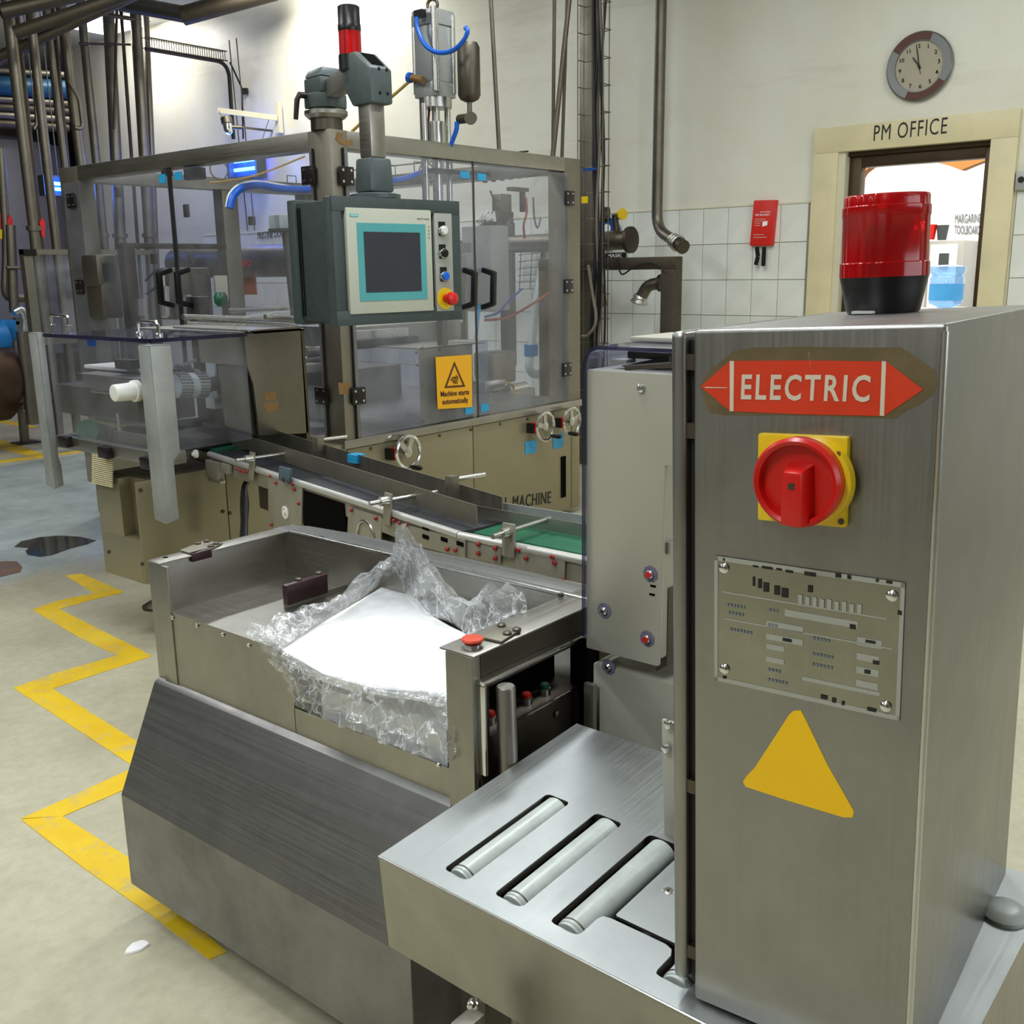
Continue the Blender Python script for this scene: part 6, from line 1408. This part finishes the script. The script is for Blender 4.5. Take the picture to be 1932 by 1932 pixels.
for yy_ in (sl[0][2], sl[1][2], y3r, y4r, y5-w3):
    yc_ = yy_+RR-.004
    ro = M().cyl((x0s+.008, yc_, -.009-.006), (x1s-.012, yc_, -.009-.006), RR, 28).build('roller', 'roller_grey', tb, local=True)
    M().cyl((x0s+.003, yc_, -.015), (x0s+.008, yc_, -.015), RR*.93, 28).build('roller_end', 'roller_grey', ro, local=True)
    M().ring((x0s+.014, yc_, -.015), (1, 0, 0), RR, .0012, 28, 6).build('roller_groove', 'steel_dark', ro, local=True)
    M().cyl((x0s-.02, yc_, -.015), (x1s+.02, yc_, -.015), .004, 8).build('axle', 'steel_dark', ro, local=True)
pm = plate_holes(rnd_rect(lip+.012, x1s-.02, y4+.002, y3r-.012, .004), [], .004); pm.v = [v-Vector((0, 0, .006)) for v in pm.v]; wp = pm.build('weigh_plate', 'steel_table', tb, local=True, angle=60)
q = tl_(1261, 1681, -.004); cs = M().lathe((q.x, q.y, -.0042), (0, 0, 1), [(.0075, 0), (.0075, .0008), (.0065, .0012)], 20).build('countersunk_screw', 'chrome', wp, local=True)
M().box((q.x-.003, q.y-.0006, -.0031), (q.x+.003, q.y+.0006, -.0028)).box((q.x-.0006, q.y-.003, -.0031), (q.x+.0006, q.y+.003, -.0028)).build('cross_slot', 'black', cs, local=True)
# support column and strut under the table
cB_ = FT.m @ Vector((LX*.55, YMIN*.5, -hs))
M().box((cB_.x-.12, cB_.y-.14, .0), (cB_.x+.14, cB_.y+.14, .5)).build('pedestal', 'steel_dark', tb, bevel=.005)
q = ony(890, 1900, .78); M().box((q.x-.02, .775, 0), (q.x+.02, .80, .5)).build('strut', 'steel', tb, bevel=.002)
M().box((q.x-.06, .74, 0), (q.x+.06, .84, .012)).build('foot_plate', 'steel_dark', tb)
for px in ((888, 1893), (897, 1893)): screw(tb, smp, ony(*px, .774), (0, -1, 0), 'strut_bolt')
# vertical guide blade at the left edge of the cabinet door
q0 = tl_(1253, 1572, 0); q1 = FT.hit(1262, 1362, 0, q0.x)
M().box((q0.x, q0.y-.03, -.01), (q0.x+.006, q0.y, q1.z)).build('side_blade', 'column_paint', tb, local=True, bevel=.001)
for px in ((1262, 1365), (1258, 1410)):
    q = FT.hit(*px, 0, q0.x-.004); M().lathe((q.x, q.y, q.z), (-1, 0, 0), [(.006, 0), (.006, .006), (.003, .008)], 12).build('blade_nut', 'chrome', tb, local=True)

# =================================================================== CONTROL CABINET
Xc = Vector((.99915887, .04081145, .00399767)); Zc = Vector((-.00652975, .02631556, .99963236)); Rc = Zc.cross(Xc)*-1
F1 = Frame(FT.m @ tl_(1309, 1884, .003), Rc, 0, -Xc)
cbn = thing('control_cabinet', 'stainless control cabinet with electric sticker and red switch at the right', 'cabinet', frame=F1)
cl_ = lambda x, y, z=0: F1.hit(x, y, 2, z)
CW = avg(cl_(1788, 611).x, cl_(1716, 1925).x); CH = avg(cl_(1309, 624).y, cl_(1788, 611).y); CX0 = avg(cl_(1308, 624).x, cl_(1307, 1200).x, cl_(1310, 1882).x)
CD = -F1.hit(1930, 1200, 0, CW).z
ybot = 0
k4 = [cl_(1310, 1884), cl_(1718, 1932), cl_(1788, 610), cl_(1308, 623)]; k4[1] = k4[2]+(k4[1]-k4[2])*((0-k4[2].y)/(k4[1].y-k4[2].y))
m = M().prism([Vector((v.x, v.y, -CD)) for v in k4], (0, 0, CD)); m.build('body', 'steel_cabinet', cbn, bevel=.004, local=True, seg=3)
# brighter round bead along the corner seam
M().tube([(CW-.0012, .004, -.0012), (CW-.0012, CH-.004, -.0012)], .0034, 10).build('corner_seam', 'steel_bright', cbn, local=True)
xd0, xd1 = avg(cl_(1266, 900).x, cl_(1269, 1700).x), cl_(1293, 1200).x
dp = M().box((xd0, .018, -CD), (xd1, CH-.003, .0)); dp.build('door', 'steel_cabinet', cbn, bevel=.007, local=True, seg=3)
M().box((xd1, .02, -CD+.01), (CX0, CH-.012, -.012)).build('door_gap_shade', 'black_rubber', cbn, local=True)  # black filler painted in for the shade of the door gap, not rubber
for yy_ in (CH-.03, CH-.10, CH*.35, .06): M().box((xd1-.001, yy_-.012, -.013), (CX0+.001, yy_+.004, -.004)).build('hinge', 'steel_dark', cbn, local=True)
def poly(pts, z0, th, name, mat, par=None, bevel=0): return M().prism([cl_(x, y, z0) for x, y in pts], (0, 0, th)).build(name, mat, par or cbn, local=True, bevel=bevel)
poly([(1320, 728), (1338, 700), (1385, 662), (1420, 656), (1520, 654), (1640, 656), (1700, 655), (1738, 680), (1766, 700), (1768, 727), (1757, 747), (1735, 764), (1712, 774), (1690, 790), (1660, 789), (1500, 784), (1370, 784), (1338, 778), (1328, 750)], 0, .0003, 'glue_residue', 'glue_stain')
stk = poly([(1322, 729), (1377, 681), (1520, 680), (1672, 682), (1742, 735), (1668, 785), (1500, 781), (1378, 776)], .0003, .0005, 'sticker', 'sticker_red')
poly([(1377, 681), (1385, 681), (1384, 776), (1377, 776)], .0008, .0003, 'sticker_bar', 'sticker_white', stk); poly([(1664, 681), (1672, 682), (1668, 785), (1660, 784)], .0008, .0003, 'sticker_bar', 'sticker_white', stk)
fm4 = F1.m
fittext('ELECTRIC', fm4 @ cl_(1398, 752, .0012), fm4 @ cl_(1640, 757, .0012), fm4 @ cl_(1400, 706, .0012), .0006, .02, 1.22, .06).build('sticker_text', 'sticker_white', stk)
for a, b in (((1330, 730), (1372, 732)), ((1526, 664), (1531, 700))): poly([a, (b[0], b[1]-1), b, (a[0], a[1]+2)], .0009, .0002, 'scratch', 'sticker_white', stk)
# rotary isolator
sw = poly([(1437, 815), (1607, 822), (1602, 993), (1436, 978)], 0, .010, 'switch_plate', 'yellow', None, .003)
c5 = cl_(1505, 912, .028); rR = (cl_(1585, 912, .03)-cl_(1415, 912, .03)).length/2
cc = cl_(1537, 905, .01)
M().lathe((c5.x*.45+cc.x*.55, cc.y*.5+c5.y*.5, .010), (0, 0, 1), [(rR*.98, 0), (rR*.96, .010), (rR*.90, .012)], 48).build('switch_base', 'yellow', cbn, local=True)
c6 = cl_(1500, 912, .036)
kn = M().lathe((c6.x, c6.y, .018), (0, 0, 1), [(rR*.92, 0), (rR*.96, .004), (rR*.97, .016), (rR*.90, .020), (rR*.82, .018), (rR*.80, .009), (.001, .009)], 56).build('switch_knob', 'red', cbn, local=True)
h0 = cl_(1493, 993, .052); h1 = cl_(1500, 888, .052); wH = (cl_(1512, 950, .052)-cl_(1470, 950, .052)).length/2
m = M(); xk = c6.x+.002; yb7, yt7 = cl_(1495, 996, .05).y, cl_(1495, 880, .05).y
m.hexa([(xk-wH*1.25, yb7, .024), (xk+wH*1.25, yb7, .024), (xk+wH*1.25, yt7, .024), (xk-wH*1.25, yt7, .024), (xk-wH, yb7+.001, .050), (xk+wH, yb7+.001, .050), (xk+wH*.8, yt7-.006, .050), (xk-wH*.8, yt7-.006, .050)])
m.build('switch_handle', 'red', kn, local=True, bevel=.003)
M().box((xk-.003, cl_(1484, 917, .05).y-.003, .050), (xk+.003, cl_(1484, 917, .05).y+.003, .0506)).build('handle_mark', 'steel_dark', kn, local=True)
q = cl_(1587, 984, .01); M().cyl((q.x, q.y, .010), (q.x, q.y, .0105), .003).build('plate_hole', 'steel_dark', cbn, local=True)
q = cl_(1583, 868, .02); M().box((q.x-.002, q.y-.008, .0195), (q.x+.001, q.y+.008, .021)).build('lock_slot', 'tape_brown', cbn, local=True)
# name plate
NP = [(1348, 1048), (1708, 1100), (1697, 1360), (1348, 1283)]
npl = poly(NP, 0, .0015, 'name_plate', 'nameplate', None, 0)
def npt(u, v, z=.0017):
    a, b, c_, d_ = [cl_(*p, z) for p in (NP[0], NP[1], NP[3], NP[2])]; return a.lerp(b, u).lerp(c_.lerp(d_, u), v)
def nq(u0, v0, u1, v1, name, mat, z=.0017, th=.0003): return M().prism([npt(u0, v0, z), npt(u1, v0, z), npt(u1, v1, z), npt(u0, v1, z)], (0, 0, th)).build(name, mat, npl, local=True)
for u0, v0, u1, v1 in ((0, 0, 1, .035), (0, .965, 1, 1), (0, 0, .02, 1), (.98, 0, 1, 1)): nq(u0, v0, u1, v1, 'plate_border', 'panel_grey')
for u0, v0, u1, v1 in ((.05, .27, .92, .28), (.06, .48, .95, .49)): nq(u0, v0, u1, v1, 'plate_line', 'panel_grey')
for u0, v0, u1, v1 in ((.40, .33, .78, .38), (.30, .44, .50, .49), (.30, .54, .50, .585), (.30, .62, .40, .66), (.78, .44, .90, .50), (.78, .56, .89, .61), (.78, .66, .89, .71), (.78, .76, .89, .81), (.50, .82, .90, .85), (.30, .72, .40, .76)): nq(u0, v0, u1, v1, 'plate_field', 'panel_grey')
rr = random.Random(11)
for u0, v0, u1, v1 in ((.22, .03, .25, .045), (.27, .025, .33, .045), (.35, .025, .38, .042), (.40, .028, .44, .048), (.50, .02, .56, .05), (.66, .0, .69, .03), (.72, .0, .74, .03), (.86, .0, .875, .02), (.91, .0, .94, .02), (.05, .01, .06, .03), (.97, .2, .99, .23), (.05, .95, .07, .97),
                       (.52, .12, .545, .17), (.60, .93, .635, .96), (.66, .935, .68, .97), (.71, .945, .725, .975), (.84, .95, .885, .975), (.74, .355, .77, .39), (.39, .55, .44, .575), (.86, .59, .89, .62), (.82, .67, .85, .70), (.82, .45, .87, .47)): nq(u0, v0, u1, v1, 'ink_mark', 'letters', .0021)
for u0, v0, w_ in ((.22, .12, .012), (.25, .13, .02), (.28, .15, .03), (.34, .16, .03), (.38, .17, .035)): nq(u0, v0, u0+w_, v0+.07, 'ink_mark', 'letters', .0021)
for k in range(9): nq(.47+.038*k, .20+.008*(k % 2), .47+.038*k+.022, .27, 'worn_letter', 'panel_grey', .0021)
for k, (u0, v0, n_) in enumerate(((.07, .36, 6), (.08, .42, 5), (.09, .55, 7), (.55, .50, 5), (.55, .62, 6), (.55, .70, 6), (.31, .345, 3), (.31, .455, 3), (.31, .89, 6), (.31, .81, 4))):
    for i in range(n_): nq(u0+.019*i, v0, u0+.019*i+.012, v0+.022, 'worn_letter', 'print_grey', .0021)
for px in ((1366, 1072), (1683, 1124), (1367, 1262), (1671, 1333)):
    q = cl_(*px, .002); M().lathe((q.x, q.y, .0015), (0, 0, 1), [(.0058, 0), (.0055, .002), (.0035, .0038), (.001, .0042)], 18).build('plate_rivet', 'chrome', npl, local=True)
poly([(1490, 1347), (1497, 1341), (1511, 1340), (1516, 1349), (1560, 1440), (1578, 1472), (1611, 1530), (1609, 1542), (1592, 1542), (1480, 1508), (1407, 1484), (1402, 1475), (1408, 1465), (1425, 1447)], 0, .0005, 'warning_triangle', 'amber_sticker')
# beacon on top
bc = F1.hit(1665, 590, 1, CH+.0)
rB = (F1.hit(1745, 590, 1, CH)-F1.hit(1588, 592, 1, CH)); 
bo = F1.m @ Vector((bc.x, CH, max(bc.z, -CD*.80)))
dB = (bo-EYEP).dot(fw); RB = 79*dB/FPX; up_ = F1.m.to_3x3() @ Vector((0, 1, 0))
hB = lambda py: (592-py)*dB/FPX*.95
be = thing('warning_beacon', 'large red warning beacon with black base on top of the cabinet', 'lamp', bo)
M().lathe(bo, up_, [(RB*.80, 0), (RB*.84, .003), (RB*.94, hB(545)), (RB*1.0, hB(522))], 48).build('base', 'black', be)
M().lathe(bo+up_*hB(522), up_, [(RB*1.01, 0), (RB*1.01, hB(496)-hB(522)), (RB*.97, hB(494)-hB(522)), (RB*.97, hB(410)-hB(522)), (RB*.985, hB(408)-hB(522)), (RB*.985, hB(390)-hB(522)), (RB*.955, hB(388)-hB(522)), (RB*.955, hB(372)-hB(522)), (RB*.93, hB(368)-hB(522)), (.001, hB(368)-hB(522))], 56).build('lens', 'beacon_red', be, bevel=0)
M().lathe(bo+up_*hB(520), up_, [(RB*.35, 0), (RB*.35, hB(430)-hB(520)), (RB*.2, hB(420)-hB(520))], 24).build('lamp_core', 'dark_void', be)
M().box((bc.x-.02, CH+.001, bc.z+.02), (bc.x+.005, CH+.004, bc.z+.05)).build('paper_tab', 'white_plastic', cbn, local=True)
# feet of the cabinet on the table
q = onz(1895, 1725, .64); so = thing('support_disc', 'round grey swivel foot behind the cabinet base at the right edge', 'foot', (q.x, q.y, .62))
qz = (FT.m @ tl_(1895, 1725)); M().lathe(qz, tn, [(.028, 0), (.028, .005), (.022, .010), (.012, .012)], 28).build('disc', 'roller_grey', so)
M().prism([onz(x, y, .0002) for x, y in [(1872, 1940), (1925, 1800), (1990, 1800), (1990, 1940)]], (0, 0, .0016)).build('floor_marking', 'floor_yellow', floor)
